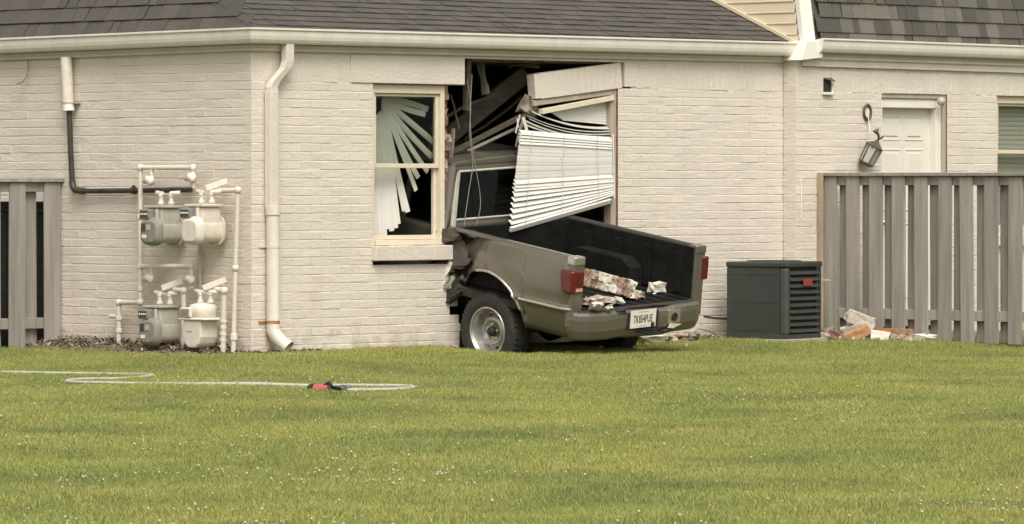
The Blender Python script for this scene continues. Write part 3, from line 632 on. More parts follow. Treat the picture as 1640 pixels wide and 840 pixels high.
q = onY(47, 402, fl.y+0.085); b = MB(); b.box((q.x-0.03, fl.y+0.062, q.z-0.09), (q.x+0.03, fl.y+0.10, q.z+0.09)); b.box((q.x-0.031, fl.y+0.061, q.z-0.09), (q.x+0.031, fl.y+0.099, q.z-0.03), 1); tag(b.build('orange_bag', [ORANGE, WHITE], bev=0.012, segs=2), 'orange and white bag glimpsed through the left fence', 'bag')
pp = onY(1313, 300, YR-0.02); b = MB(); b.box((pp.x-0.025, YR-0.045, -0.02), (pp.x+0.025, YR-0.004, onY(1313, 277, YR).z)); tag(b.build('wooden_post', POSTT, bev=0.003), 'bare tan wooden post standing against brick wall at fence end', 'post')

# ================================================================== CONDENSER
acp = onY(1260, 545, -0.9); SX, SY = 0.65, 0.615
th = rad(12.0); ar = Matrix.Rotation(th, 3, 'Z')
ac = thing('air_conditioner', 'dark green grey outdoor air conditioning condenser beside the fence', 'air conditioner', (acp.x, acp.y, 0), ar)
AH = 0.715
def acb(name, m, boxes, bev=0.006, segs=2):
    b = MB(); [b.box(*q) for q in boxes]; return b.build(name, m, ac, local=True, bev=bev, segs=segs)
acb('base_pad', CONC, [((-0.04, -0.03, -0.03), (SX+0.05, SY+0.05, 0.025))])
acb('base_pan', ACG, [((0, 0, 0.025), (SX, SY, 0.065))])
acb('core', ACD, [((0.03, 0.03, 0.06), (SX-0.03, SY-0.03, AH-0.05))], 0)
acb('side_panel', ACG, [((0.004, 0.075, 0.06), (0.02, SY-0.02, AH-0.05))])
for k in range(3): acb('panel_rib', ACG, [((0.0015, 0.09, 0.10+k*0.25), (0.005, SY-0.04, 0.106+k*0.25))], 0)
acb('corner_post', ACL, [((0.0, 0.0, 0.06), (0.075, 0.075, AH-0.05))], 0.03, 4)
acb('corner_post', ACG, [((SX-0.03, 0.002, 0.06), (SX, 0.03, AH-0.05))], 0.008)
acb('corner_post', ACG, [((0.0, SY-0.03, 0.06), (0.03, SY, AH-0.05))], 0.008)
for k in range(10):
    z = 0.085+k*0.0575; b = MB(); b.add([(0.075, 0.018, z+0.030), (SX-0.03, 0.018, z+0.030), (SX-0.03, -0.002, z), (0.075, -0.002, z), (0.075, 0.022, z+0.026), (SX-0.03, 0.022, z+0.026), (SX-0.03, 0.004, z-0.006), (0.075, 0.004, z-0.006)], [(0, 1, 2, 3), (3, 2, 6, 7), (7, 6, 5, 4), (0, 4, 5, 1)]); b.build('louvre', ACG, ac, local=True)
for k in range(10):
    z = 0.085+k*0.0575; b = MB(); b.add([(SX-0.018, 0.03, z+0.03), (SX-0.018, SY-0.03, z+0.03), (SX+0.002, SY-0.03, z), (SX+0.002, 0.03, z)], [(0, 1, 2, 3)]); b.build('louvre', ACG, ac, local=True)
acb('top_cover', ACG, [((-0.008, -0.008, AH-0.05), (SX+0.008, SY+0.008, AH))], 0.018, 3)
b = MB()
for k in range(9): b.lathe([(0.03+k*0.027, 0), (0.035+k*0.027, 0.003), (0.03+k*0.027, 0.006)], (SX/2, SY/2, AH+0.001), n=28)
b.build('fan_grille', ACD, ac, local=True)
bdg = acb('badge', BADGE, [((0.30, -0.012, 0.495), (0.46, -0.003, 0.560))], 0.003)
acb('conduit', GREYL, [((SX, 0.10, 0.525), (SX+0.35, 0.12, 0.545))], 0.004)

# ================================================================== PIPES, GAS METERS
vp = thing('drain_pipe', 'white plastic sleeve and dark pipe running down the left wall', 'pipe', onX(108, 305, 0))
A = onX(106, 92, -0.07); B_ = onX(110, 178, -0.07)
b = MB(); b.tube([A, onX(109, 165, -0.07)], 0.050, 18); b.build('sleeve', PIPE, vp)
b = MB(); b.tube([onX(109, 164, -0.07), B_], 0.052, 18); b.build('coupling', WHITE, vp)
b = MB(); q = onX(109, 165, -.07); b.tube([q-Vector((0, 0, .008)), q+Vector((0, 0, .008))], 0.056, 18); b.box((-0.07, q.y-0.09, q.z-0.006), (-0.004, q.y+0.0, q.z+0.006)); b.build('clamp', GREYL, vp)
pth = [onX(111, 178, -0.06), onX(113, 240, -0.055), onX(115.5, 290, -0.05), onX(117, 300, -0.05), onX(121, 305, -0.05), onX(135, 306.5, -0.05), onX(225, 305.5, -0.05), onX(306, 304.5, -0.05)]
b = MB(); b.tube(pth[:3], 0.024, 12); b.tube(pth[5:], 0.022, 12); b.build('dark_pipe', METAL_D, vp)
b = MB(); b.tube(pth[2:6], 0.029, 12); b.build('elbow', METAL_D, vp)
b = MB(); q = onX(214, 305.5, -0.05); b.tube([q+Vector((0, .02, 0)), q-Vector((0, .02, 0))], 0.032, 12); b.box((q.x-.01, q.y-.01, q.z), (q.x+.01, q.y+.01, q.z+0.045)); b.build('valve', METAL_D, vp)

PX = -0.13
man = thing('gas_manifold', 'cream painted gas pipework linking the four meters on the left wall', 'pipework', onX(225, 560, 0))
def pp_(px, py, x=PX): return onX(px, py, x)
def run(pts, r=0.021, name='pipe'):
    pts = [Vector(p) for p in pts]
    b = MB(); b.tube(pts, r, 12) if len(pts) == 2 else None
    if len(pts) > 2:
        for i in range(len(pts)-1): b.tube([pts[i], pts[i+1]], r, 12)
    b.build(name, PIPE, man)
    for p in pts[1:-1]:
        j = MB(); j.lathe([(0.0, -r*1.5), (r*1.1, -r*1.2), (r*1.5, 0), (r*1.1, r*1.2), (0, r*1.5)], p, n=14); j.build('elbow', PIPE, man)
def fitting(p, r=0.03, h=0.03, axis=(0, 0, 1), name='union'):
    b = MB(); b.lathe([(r*0.8, -h), (r, -h*0.8), (r, h*0.8), (r*0.8, h)], p, axis, 8, smooth=False); b.lathe([(0, -h), (r*.8, -h)], p, axis, 8); b.lathe([(r*.8, h), (0, h)], p, axis, 8); b.build(name, PIPE, man)
run([pp_(190, 552, -0.10), pp_(190.5, 485, -0.10), pp_(224.5, 484.5), pp_(225, 269), pp_(309, 269), pp_(309, 300)], 0.021, 'riser')
run([pp_(225, 427), pp_(306, 427), pp_(306, 462)], 0.020, 'lower_branch')
run([pp_(243, 269), pp_(243, 300)], 0.019, 'drop'); run([pp_(243, 427), pp_(243, 456)], 0.019, 'drop')
for a, c in ((225, 348), (225, 463), (225, 427), (190.5, 510), (190.5, 530)): fitting(pp_(a, c, -0.10 if a < 200 else PX), 0.030, 0.018)
fitting(pp_(181, 507, -0.10), 0.018, 0.04, (0, 1, 0), 'stub')
for a, c in ((241, 290), (308, 286), (241, 447), (306, 449)):       # pressure regulators: a disc with a bonnet
    rg = part_empty('regulator', man); q = pp_(a, c, PX-0.02)
    bb = MB(); bb.lathe([(0.0, -0.035), (0.022, -0.033), (0.03, -0.018), (0.040, -0.010), (0.044, 0), (0.040, 0.010), (0.032, 0.022), (0.028, 0.05), (0.0, 0.055)], q, (-0.8, 0.35, 0.45), 18); bb.build('body', PIPE, rg)
    bb = MB(); bb.lathe([(0.0, -0.04), (0.022, -0.037), (0.024, 0.03), (0, 0.03)], q-Vector((0.0, -0.05, 0.0)), (0, 1, 0), 12); bb.build('vent_cap', PIPE, rg)
# outlets
run([pp_(352, 306), pp_(381, 305), pp_(377, 430, -0.11), pp_(373.5, 570, -0.10)], 0.021, 'outlet')
fitting(pp_(374.5, 540, -0.10), 0.03, 0.03)
run([pp_(279, 464, -0.17), pp_(294, 466, -0.17), pp_(295, 560, -0.15)], 0.021, 'outlet'); run([pp_(346, 464, -0.18), pp_(359, 466, -0.18), pp_(357, 571, -0.15)], 0.023, 'outlet')
for k in range(5): fitting(pp_(358-0.3*k, 515+k*10, -0.165+.003*k), 0.029, 0.012)
fitting(pp_(295, 548, -0.15), 0.028, 0.03)
b = MB(); b.tube([pp_(320, 390, -0.05), pp_(320, 462, -0.05)], 0.018, 10); b.build('riser', GREYL, man)
for a, c, e, g_ in ((330, 302, 360, 292), (259, 462, 291, 451), (325, 462, 358, 450)):
    b = MB(); P0, P1 = pp_(a, c, -0.16), pp_(e+4, g_-2, -0.05); b.bar(P0, P1, 0.012, 0.050, up=(0, .2, 1)); b.build('bracket', PIPE, man, bev=0.002)

def meter(label, px, py, kind, px_off=-0.20):
    """px,py: middle of the lid. Local axes: x right along the wall, y towards the wall, z up."""
    o = pp_(px, py, px_off); R = Matrix(((0, 1, 0), (-1, 0, 0), (0, 0, 1)))
    m_ = thing('gas_meter', label, 'gas meter', o, R, 'gas meters on the left wall')
    body = PIPE if kind in ('cream', 'box') else GREYL; cov = {'grey': GREYM, 'cream': PIPE, 'box': PIPE}[kind]
    def L(b_, nm, mt, **k): return b_.build(nm, mt, m_, local=True, **k)
    b = MB()
    if kind != 'box':
        # lid, neck housing, barrel with a pan at the front and one at the back
        def rr(w_, h_, y0, y1, zc, n=28, e=3.2, w1=None, h1=None):
            pr_ = []
            for (ww, hh, yy) in ((w_, h_, y0), (w1 or w_, h1 or h_, y1)):
                pr_.append([Vector((math.copysign(abs(math.cos(2*math.pi*q/n))**(2/e), math.cos(2*math.pi*q/n))*ww/2, yy, zc+math.copysign(abs(math.sin(2*math.pi*q/n))**(2/e), math.sin(2*math.pi*q/n))*hh/2)) for q in range(n)])
            return pr_
        def loft(rings, caps=True):
            q = MB(); n = len(rings[0]); q.add([x for r_ in rings for x in r_], [(a_*n+c_, a_*n+(c_+1) % n, (a_+1)*n+(c_+1) % n, (a_+1)*n+c_) for a_ in range(len(rings)-1) for c_ in range(n)], 0, True)
            q.add(rings[0], [tuple(range(n))]); q.add(rings[-1], [tuple(range(n))[::-1]]); return q
        b.prism([(-0.118, -0.12, -0.012), (0.118, -0.12, -0.012), (0.118, 0.12, -0.012), (-0.118, 0.12, -0.012)], (0, 0, 0.022)); L(b, 'lid', body, bev=0.008, segs=2)
        b = MB(); b.box((-0.095, -0.105, -0.16), (0.095, 0.105, -0.012)); L(b, 'neck', body, bev=0.02, segs=3)
        R_ = rr(0.205, 0.20, -0.11, 0.11, -0.205); L(loft(R_), 'barrel', body)
        R_ = rr(0.20, 0.19, 0.155, 0.135, -0.205, w1=0.235, h1=0.235)+rr(0.245, 0.245, 0.120, 0.108, -0.205); L(loft(R_), 'back_pan', body)
        R_ = rr(0.175, 0.165, -0.172, -0.160, -0.210, w1=0.215, h1=0.205)+rr(0.235, 0.228, -0.138, -0.112, -0.208, w1=0.245, h1=0.24); L(loft(R_), 'front_pan', cov)
        b = MB(); b.box((-0.118, -0.168, -0.105), (0.005, -0.085, -0.022)); ib = L(b, 'index_box', GREYM, bev=0.012, segs=2)
        b = MB(); b.box((-0.104, -0.171, -0.090), (-0.010, -0.167, -0.038)); b.build('index_glass', GLASSD, ib, local=True)
        for q in range(4): b = MB(); b.lathe([(0, 0.002), (0.009, 0.002), (0.009, 0)], (-0.092+q*0.0235, -0.171, -0.064), (0, -1, 0), 10); b.build('dial', WHITE, ib, local=True)
        for q in range(8): a_ = 2*math.pi*q/8; b = MB(); b.lathe([(0, 0.008), (0.007, 0.007), (0.008, 0)], (0.112*math.cos(a_), -0.128, -0.208+0.108*math.sin(a_)), (0, -1, 0), 6, smooth=False); L(b, 'bolt', GREYL)
        if kind == 'grey':
            b = MB(); b.box((-0.085, -0.176, -0.205), (-0.035, -0.166, -0.140)); L(b, 'badge_plate', GLASSD)
            b = MB(); b.box((-0.075, -0.176, -0.262), (-0.025, -0.166, -0.234)); L(b, 'tag', WHITE)
            b = MB(); b.box((-0.022, -0.176, -0.195), (0.026, -0.166, -0.150)); L(b, 'tag', GREYL)
        b = MB(); b.tube([(0.045, -0.112, -0.02), (0.05, -0.118, -0.12)], 0.016, 8); L(b, 'seam', body)
    else:
        b = MB(); b.lathe([(0.0, 0.018), (0.06, 0.016), (0.105, 0.004), (0.118, -0.02), (0.118, -0.11), (0.0, -0.11)], (0, 0, -0.0), n=28); L(b, 'upper_case', body)
        b = MB(); b.box((-0.155, -0.135, -0.122), (0.165, 0.10, -0.104)); L(b, 'flange', WHITE, bev=0.006)
        b = MB(); pf = [(-0.118, -0.12), (0.100, -0.12), (0.098, -0.26), (0.075, -0.32), (0.035, -0.35), (-0.055, -0.35), (-0.095, -0.32), (-0.116, -0.26)]
        b.prism([(x, -0.120, z) for x, z in pf], (0, 0.20, 0)); L(b, 'lower_case', body, bev=0.02, segs=3)
        b = MB(); b.box((-0.125, -0.145, -0.10), (0.0, -0.06, -0.018)); ib = L(b, 'index_box', PIPE, bev=0.008)
        b = MB(); b.box((-0.108, -0.149, -0.085), (-0.014, -0.144, -0.032)); b.build('index_glass', GREYM, ib, local=True)
        b = MB(); b.box((-0.06, -0.124, -0.215), (0.0, -0.1195, -0.207)); L(b, 'tag', GREYL)
    # swivel unions and top bar
    for s in (-1, 1):
        b = MB(); b.lathe([(0.016, 0.0), (0.028, 0.012), (0.028, 0.03), (0.019, 0.036), (0.018, 0.07), (0.025, 0.075), (0.025, 0.100), (0.0, 0.103)], (0.062*s+0.01, 0.02, 0.008), n=12, smooth=False); L(b, 'union', PIPE)
    b = MB(); b.tube([(-0.135, 0.05, 0.112), (-0.10, 0.03, 0.108), (-0.04, 0.02, 0.105)], 0.021, 12); L(b, 'inlet', PIPE)
    b = MB(); b.tube([(0.065, 0.02, 0.105), (0.12, 0.03, 0.108), (0.15, 0.05, 0.11)], 0.021, 12); L(b, 'outlet', PIPE)
    b = MB(); b.box((-0.05, 0.01, 0.098), (0.09, 0.03, 0.108)); L(b, 'meter_bar', PIPE)
meter('grey fronted gas meter, upper left of the four', 262, 331, 'grey')
meter('all cream gas meter with grey index box, upper right of the four', 327, 329, 'cream')
meter('grey fronted gas meter, lower left of the four, near the dirt', 260, 491, 'grey')
meter('cream gas meter with flat lower case, lower right of the four', 325, 489, 'box', -0.22)
p = onX(37, 98, -0.03); wpts = [onX(45, 95, -0.02), onX(45, 110, -0.04), onX(42, 124, -0.05), onX(36, 132, -0.06), onX(27, 135, -0.05)]
b = MB(); b.tube(wpts, 0.005, 6); tag(b.build('loose_wire', CORD), 'thin loose wire curling from under the left gutter', 'wire')
b = MB(); q = onY(1283, 285, YR-0.01); q2 = onY(1283, 350, YR-0.01); b.tube([q, q2], 0.007, 8); tag(b.build('wall_cable', WHITE), 'thin white cable running down the wall left of the fence', 'cable')

# ------------------------------------------------------------------ hanging lantern
lr = onY(1387, 180, YR)
lan = thing('wall_lantern', 'iron wall lantern hanging crooked by its wire beside the door', 'lantern', lr)
b = MB(); 
for k in range(24):
    pass
b.lathe([(0.052, 0.0), (0.075, -0.006), (0.082, -0.02), (0.072, -0.032), (0.052, -0.024), (0.048, -0.006)], lr, (0, 1, 0), 28); b.v = [Vector((lr.x+(v.x-lr.x)*0.72, v.y, v.z)) for v in b.v]; b.build('mount_ring', IRON, lan)
b = MB(); b.box((lr.x-0.035, lr.y-0.012, lr.z-0.05), (lr.x+0.035, lr.y-0.002, lr.z+0.05)); b.build('junction_box', WHITE, lan)
tpv = onY(1394, 214, YR-0.10); b = MB(); b.tube([lr+Vector((0.01, -.02, -.04)), lr.lerp(tpv, 0.5)+Vector((0.01, 0, 0)), tpv], 0.004, 6); b.build('wire', WHITE, lan)
tilt = Matrix.Rotation(rad(-27), 4, RV.cross(ZV).normalized()); ctr = onY(1395, 246, YR-0.11)
TM = Matrix.Translation(ctr) @ tilt
def lan_add(b, nm, m_): b.v = [TM @ v for v in b.v]; return b.build(nm, m_, lan)
n6 = 6
b = MB(); b.lathe([(0.0, 0.135), (0.02, 0.13), (0.03, 0.115), (0.062, 0.095), (0.092, 0.072), (0.092, 0.064), (0.0, 0.064)], (0, 0, 0), n=n6, smooth=False); lan_add(b, 'cap', IRON)
b = MB(); b.lathe([(0.0, -0.125), (0.05, -0.122), (0.080, -0.108), (0.080, -0.095), (0.0, -0.095)], (0, 0, 0), n=n6, smooth=False); lan_add(b, 'base', IRON)
for k in range(n6):
    a = 2*math.pi*k/n6; c0 = Vector((math.cos(a), math.sin(a), 0)); b = MB(); b.bar(c0*0.070+Vector((0, 0, -0.10)), c0*0.080+Vector((0, 0, 0.068)), 0.010, 0.010, up=c0); lan_add(b, 'upright', IRON)
    a2 = a+2*math.pi/n6; c1 = Vector((math.cos(a2), math.sin(a2), 0))
    b = MB(); b.add([c0*0.066+Vector((0, 0, -0.098)), c1*0.066+Vector((0, 0, -0.098)), c1*0.076+Vector((0, 0, 0.066)), c0*0.076+Vector((0, 0, 0.066))], [(0, 1, 2, 3)]); lan_add(b, 'pane', FROST)
b = MB(); b.tube([(0, 0, -0.095), (0, 0, -0.02)], 0.014, 10); lan_add(b, 'candle', WHITE)
b = MB(); b.tube([(0, 0, 0.13), (0.005, 0, 0.155), (-0.03, 0, 0.185), (-0.07, 0, 0.205)], 0.012, 8); b.tube([(0, 0, 0.15), (0.035, 0, 0.175), (0.05, 0, 0.20)], [0.013, 0.011, 0.007], 8); b.lathe([(0.0, 0.04), (0.02, 0.0), (0.028, -0.02), (0, -0.02)], (-0.075, 0, 0.205), (0.3, 0, 1), 10); lan_add(b, 'arm', IRON)

# ================================================================== BLINDS
def slat(b, P, Q, wd, nrm, sag=0.0, tilt=0.0, n=6, crown=0.004, m=0):
    """a thin curved vinyl slat from P to Q; width lies along the given 'nrm' x axis, tilted"""
    P = Vector(P); Q = Vector(Q); d = (Q-P).normalized(); out = Vector(nrm); up = out.cross(d).normalized()
    if up.z < 0: up = -up
    wv = (up*math.cos(tilt)+out*math.sin(tilt)); cv = (out*math.cos(tilt)-up*math.sin(tilt)); rows = []
    for i in range(n+1):
        t = i/n; c = P.lerp(Q, t)-Vector((0, 0, sag*4*t*(1-t)))
        rows.append([c+wv*(wd*(k/3-0.5))+cv*(crown*(1-(2*k/3-1)**2)) for k in range(4)]+[c+wv*(wd*(k/3-0.5))+cv*(crown*(1-(2*k/3-1)**2)-0.0018) for k in (3, 2, 1, 0)])
    vs_ = [x for r in rows for x in r]; fs = [(i*8+k, (i+1)*8+k, (i+1)*8+(k+1) % 8, i*8+(k+1) % 8) for i in range(n) for k in range(8)]
    b.add(vs_, fs+[tuple(range(8))[::-1], tuple(n*8+k for k in range(8))], m)
yB = 0.17; pv = onY(612, 162, yB)
bl = thing('window_blind', 'collapsed window blind with slats fanned out behind the left window', 'blind', pv)
fan = [(10, .56), (14, .53), (30, .73), (38.5, .76), (47.5, .80), (56, .76), (61.5, .83), (72, .95), (74, .92), (80, 1.0), (82, 1.02), (84, 1.03), (86, 1.0), (87, 1.06), (89, 1.07), (91, 1.08), (92, 1.1)]
for k, (a, l) in enumerate(fan):
    a = rad(a); st = pv+Vector((-0.02+0.005*k if k < 10 else 0.03-0.011*(k-10), 0.003*k-0.02, 0.03-0.010*k))
    b = MB(); slat(b, st, st+Vector((math.cos(a)*l, 0.0, -math.sin(a)*l)), 0.050, (0, -1, 0), tilt=rad(6)+random.gauss(0, .16), sag=random.uniform(-.015, .03)); b.build('slat', SLAT, bl)
for k in range(5):                              # slats still bunched flat at the left edge
    x = 1.425+0.011*k; b = MB(); slat(b, (x, yB-0.03+0.004*k, 2.15), (x+0.01+0.006*k, yB-0.03+.004*k, 0.96), 0.055, (0, -1, 0), tilt=rad(4)); b.build('slat', SLAT, bl)
b = MB(); b.box((1.43, yB-0.01, 2.14), (2.20, yB+0.035, 2.18)); b.build('head_rail', SLATG, bl)
b = MB(); p = onY(690, 185, yB); b.tube([(p.x, yB-.03, 2.14), (p.x, yB-.03, 1.62)], 0.003, 6); b.build('pull_cord', WHITE, bl)

wb = thing('window_blind', 'lowered pale blind behind the window at the right edge', 'blind', (W2X0+0.46, YR+0.16, W2Z1-0.1))
for k in range(27):
    z = W2Z1-0.10-0.045*k; b = MB(); slat(b, (W2X0+0.06, YR+0.16, z), (W2X1-0.06, YR+0.16, z), 0.05, (0, -1, 0), tilt=rad(12), n=2); b.build('slat', SLAT, wb)
yR = -0.035
br = thing('window_blind', 'mangled white venetian blind hanging out over the truck bed', 'blind', onY(900, 290, yR))
TL, TR_, BLx, BR_ = onY(833, 212, yR), onY(979, 224, yR), onY(816, 366, yR-0.03), onY(981, 312, yR)
lv = [0, .033, .066, .10, .135, .17, .205, .24, .275, .31, .345, .38, .415, .45, .485, .52, .555, .595, .645, .70, .76, .82, .88, .94]
rv = [0, .045, .09, .135, .18, .225, .27, .315, .36, .405, .45, .49, .53, .57, .61, .65, .69, .73, .775, .82, .86, .90, .935, .97]
for k in range(24):
    P = TL.lerp(BLx, lv[k]); Q = TR_.lerp(BR_, rv[k]); P = P+Vector((0, 0.002*(k % 3), 0)); 
    tl = rad(34) if k < 4 else rad(-12+random.uniform(-5, 5)) if k < 15 else rad(34+random.uniform(-8, 8))
    b = MB(); slat(b, P, Q, 0.052, (0, -1, 0), sag=0.006+random.gauss(0, .005), tilt=-tl); b.build('slat', SLAT, br)
b = MB(); b.bar(BLx+Vector((0, -.01, -0.012)), onY(977, 322, yR), 0.030, 0.045, up=(0, -0.5, 1)); b.build('bottom_rail', SLAT, br, bev=0.006, segs=2)
for k, (a, c, d, e, sg) in enumerate(((842, 185, 975, 210, .05), (846, 190, 975, 214, .05), (850, 178, 974, 205, .045), (842, 194, 974, 219, .05), (838, 198, 970, 221, .04))):
    b = MB(); slat(b, onY(a, c, 0.03), onY(d, e, 0.04), 0.045, (0, -1, 0), sag=sg, tilt=-rad(75-7*k), n=10); b.build('bent_slat', SLATG, br)
for k in range(8):
    a = onY(878+k*3.2, 176+k*1.9, 0.085); c = onY(972, 164+k*4.6, 0.085); b = MB(); slat(b, a, c, 0.046, (0, -1, 0), tilt=-rad(20)); b.build('slat', SLAT, br)
for px in (848, 899, 952):
    b = MB(); t = (px-833)/146; b.tube([TL.lerp(TR_, t)+Vector((0, -0.034, 0.02)), BLx.lerp(BR_, t+.02)+Vector((0, -0.04, 0))], 0.0028, 6); b.build('ladder_cord', SLATG, br)
for k, (a, c, d, e) in enumerate(((833, 185, 826, 214), (838, 188, 844, 210), (829, 190, 830, 205))):
    b = MB(); slat(b, onY(a, c, 0.0), onY(d, e, -0.02), 0.03, (0, -1, 0), tilt=0.3); b.build('torn_slat', SLATG, br)

# ------------------------------------------------------------------ wreckage inside the opening
def beam(name, label, P, Q, wd, ht, m, cat='beam', up=(0, 0, 1)):
    b = MB(); b.bar(P, Q, wd, ht, up=up); tag(b.build(name, m, bev=0.004), label, cat, 'fallen beams in the opening')
beam('fallen_joist', 'thick brown timber joist slanting across the top of the hole', onY(690, 240, 0.75), onY(842, 118, 0.35), 0.10, 0.15, TIMBER)
beam('fallen_joist', 'thin dark batten slanting down to the left above the cab', onY(690, 262, 0.35), onY(852, 178, 0.10), 0.03, 0.045, TIMBER)
beam('fallen_joist', 'grey metal ceiling channel lying just below the thin batten', onY(700, 265, 0.5), onY(848, 196, 0.2), 0.05, 0.02, GREYL)
beam('hanging_plank', 'short splintered plank hanging beside the broken lintel', onY(851, 118, 0.12), onY(854, 195, 0.12), 0.06, 0.05, TIMBER, 'plank', (0, 1, 0))
beam('ceiling_board', 'dark ceiling board hanging at the top of the hole under the gutter', onY(800, 100, 0.4), onY(862, 108, 0.2), 0.16, 0.03, TIMBER, 'plank')
chunk('plaster_lump', 'lump of torn insulation at upper left of the broken lintel', 'debris', onY(846, 172, 0.10), (0.16, 0.10, 0.14), (0.2, 0.4, 0.3), DARKW, 0.4, 5)
wreck = [('splintered lath strip crossing the thick joist', (700, 190), (800, 150), .5, .3, .02, .03, TIMBER), ('torn drywall strip hanging under the gutter', (768, 98), (778, 150), .25, .2, .09, .012, DARKW), ('bent dark metal stud leaning over the cab roof', (735, 232), (836, 158), .9, .6, .04, .03, GREYM),
         ('short broken lath beside the left jamb of the hole', (722, 150), (735, 205), .25, .2, .02, .025, TIMBER), ('torn drywall flap beside the left jamb of the hole', (726, 205), (722, 252), .2, .2, .05, .01, DARKW), ('splintered lath poking out above the broken lintel', (815, 108), (872, 98), .3, .0, .02, .02, TIMBER),
         ('frayed insulation strip trailing from the torn lump', (840, 185), (826, 232), .1, .1, .035, .02, DARKW), ('loose furring strip resting across the cab roof', (722, 256), (830, 244), .45, .3, .03, .02, TIMBER)]
for lab, a, c, y0, y1, wd, ht, m_ in wreck:
    P, Q = onY(*a, y0), onY(*c, y1); n = 5; b = MB(); pts = [P.lerp(Q, k/n)+Vector((0, 0, random.gauss(0, .008))) for k in range(n+1)]; b.tube(pts, [wd*random.uniform(.35, .6) for _ in pts], 5, flat=ht/wd, smooth=False); tag(b.build('wreckage_strip', m_), lab, 'debris', 'wreckage hanging in the hole')
for nm, lab, pts in (('hanging_cable', 'long grey cable dangling through the hole, left strand', [(748, 130), (754, 165), (752, 215), (757, 262), (752, 300), (746, 340), (742, 372)]),
                     ('hanging_cable', 'long grey cable dangling through the hole, right strand', [(756, 120), (753, 180), (755, 225), (761, 265), (768, 305), (769, 335), (760, 372)])):
    q = [onY(a, c, 0.02) for a, c in pts]
    fine = []
    for i in range(len(q)-1):
        for t in (0, .33, .66):
            p0, p1, p2, p3 = q[max(i-1, 0)], q[i], q[i+1], q[min(i+2, len(q)-1)]
            fine.append(0.5*((2*p1)+(-p0+p2)*t+(2*p0-5*p1+4*p2-p3)*t*t+(-p0+3*p1-3*p2+p3)*t**3))
    b = MB(); b.tube(fine+[q[-1]], 0.0038, 6); tag(b.build(nm, CORD), lab, 'cable', 'cables hanging in the hole')

# ================================================================== PICKUP TRUCK
TR = (Matrix.Rotation(TRK['h'], 3, 'Z') @ Matrix.Rotation(TRK['p'], 3, 'Y') @ Matrix.Rotation(TRK['r'], 3, 'X'))
tk = thing('pickup_truck', 'pewter pickup truck rammed nose first through the brick wall, tailgate gone', 'truck', TRK['loc'], TR)
def T(b, nm, m, par=None, **k): return b.build(nm, m, par or tk, local=True, **k)
YP = [(0.36, .722), (0.47, .755), (0.56, .776), (0.595, .782), (0.606, .800), (0.622, .806), (0.635, .796), (0.66, .793), (0.72, .806), (0.78, .812), (0.84, .808), (0.92, .794), (1.0, .772), (1.03, .757), (1.045, .744)]
def yp(z):
    for (a, ya), (c, yc) in zip(YP, YP[1:]):
        if a <= z <= c: return ya+(yc-ya)*(z-a)/(c-a)
    return YP[0][1] if z < YP[0][0] else YP[-1][1]
AR = 0.43
def zbot(x):
    z = 0.365
    if abs(x) < AR: z = max(z, 0.35+math.sqrt(AR*AR-x*x))
    return z
xs_ = sorted(set([-1.0+0.03*i for i in range(20)]+[AR*math.cos(math.pi*i/28) for i in range(29)]+[0.45, .50, .55, .60]+[-.4301]))
zs_ = sorted(set([z for z, _ in YP]+[0.42, .51, .66, .75, .85, .94]))
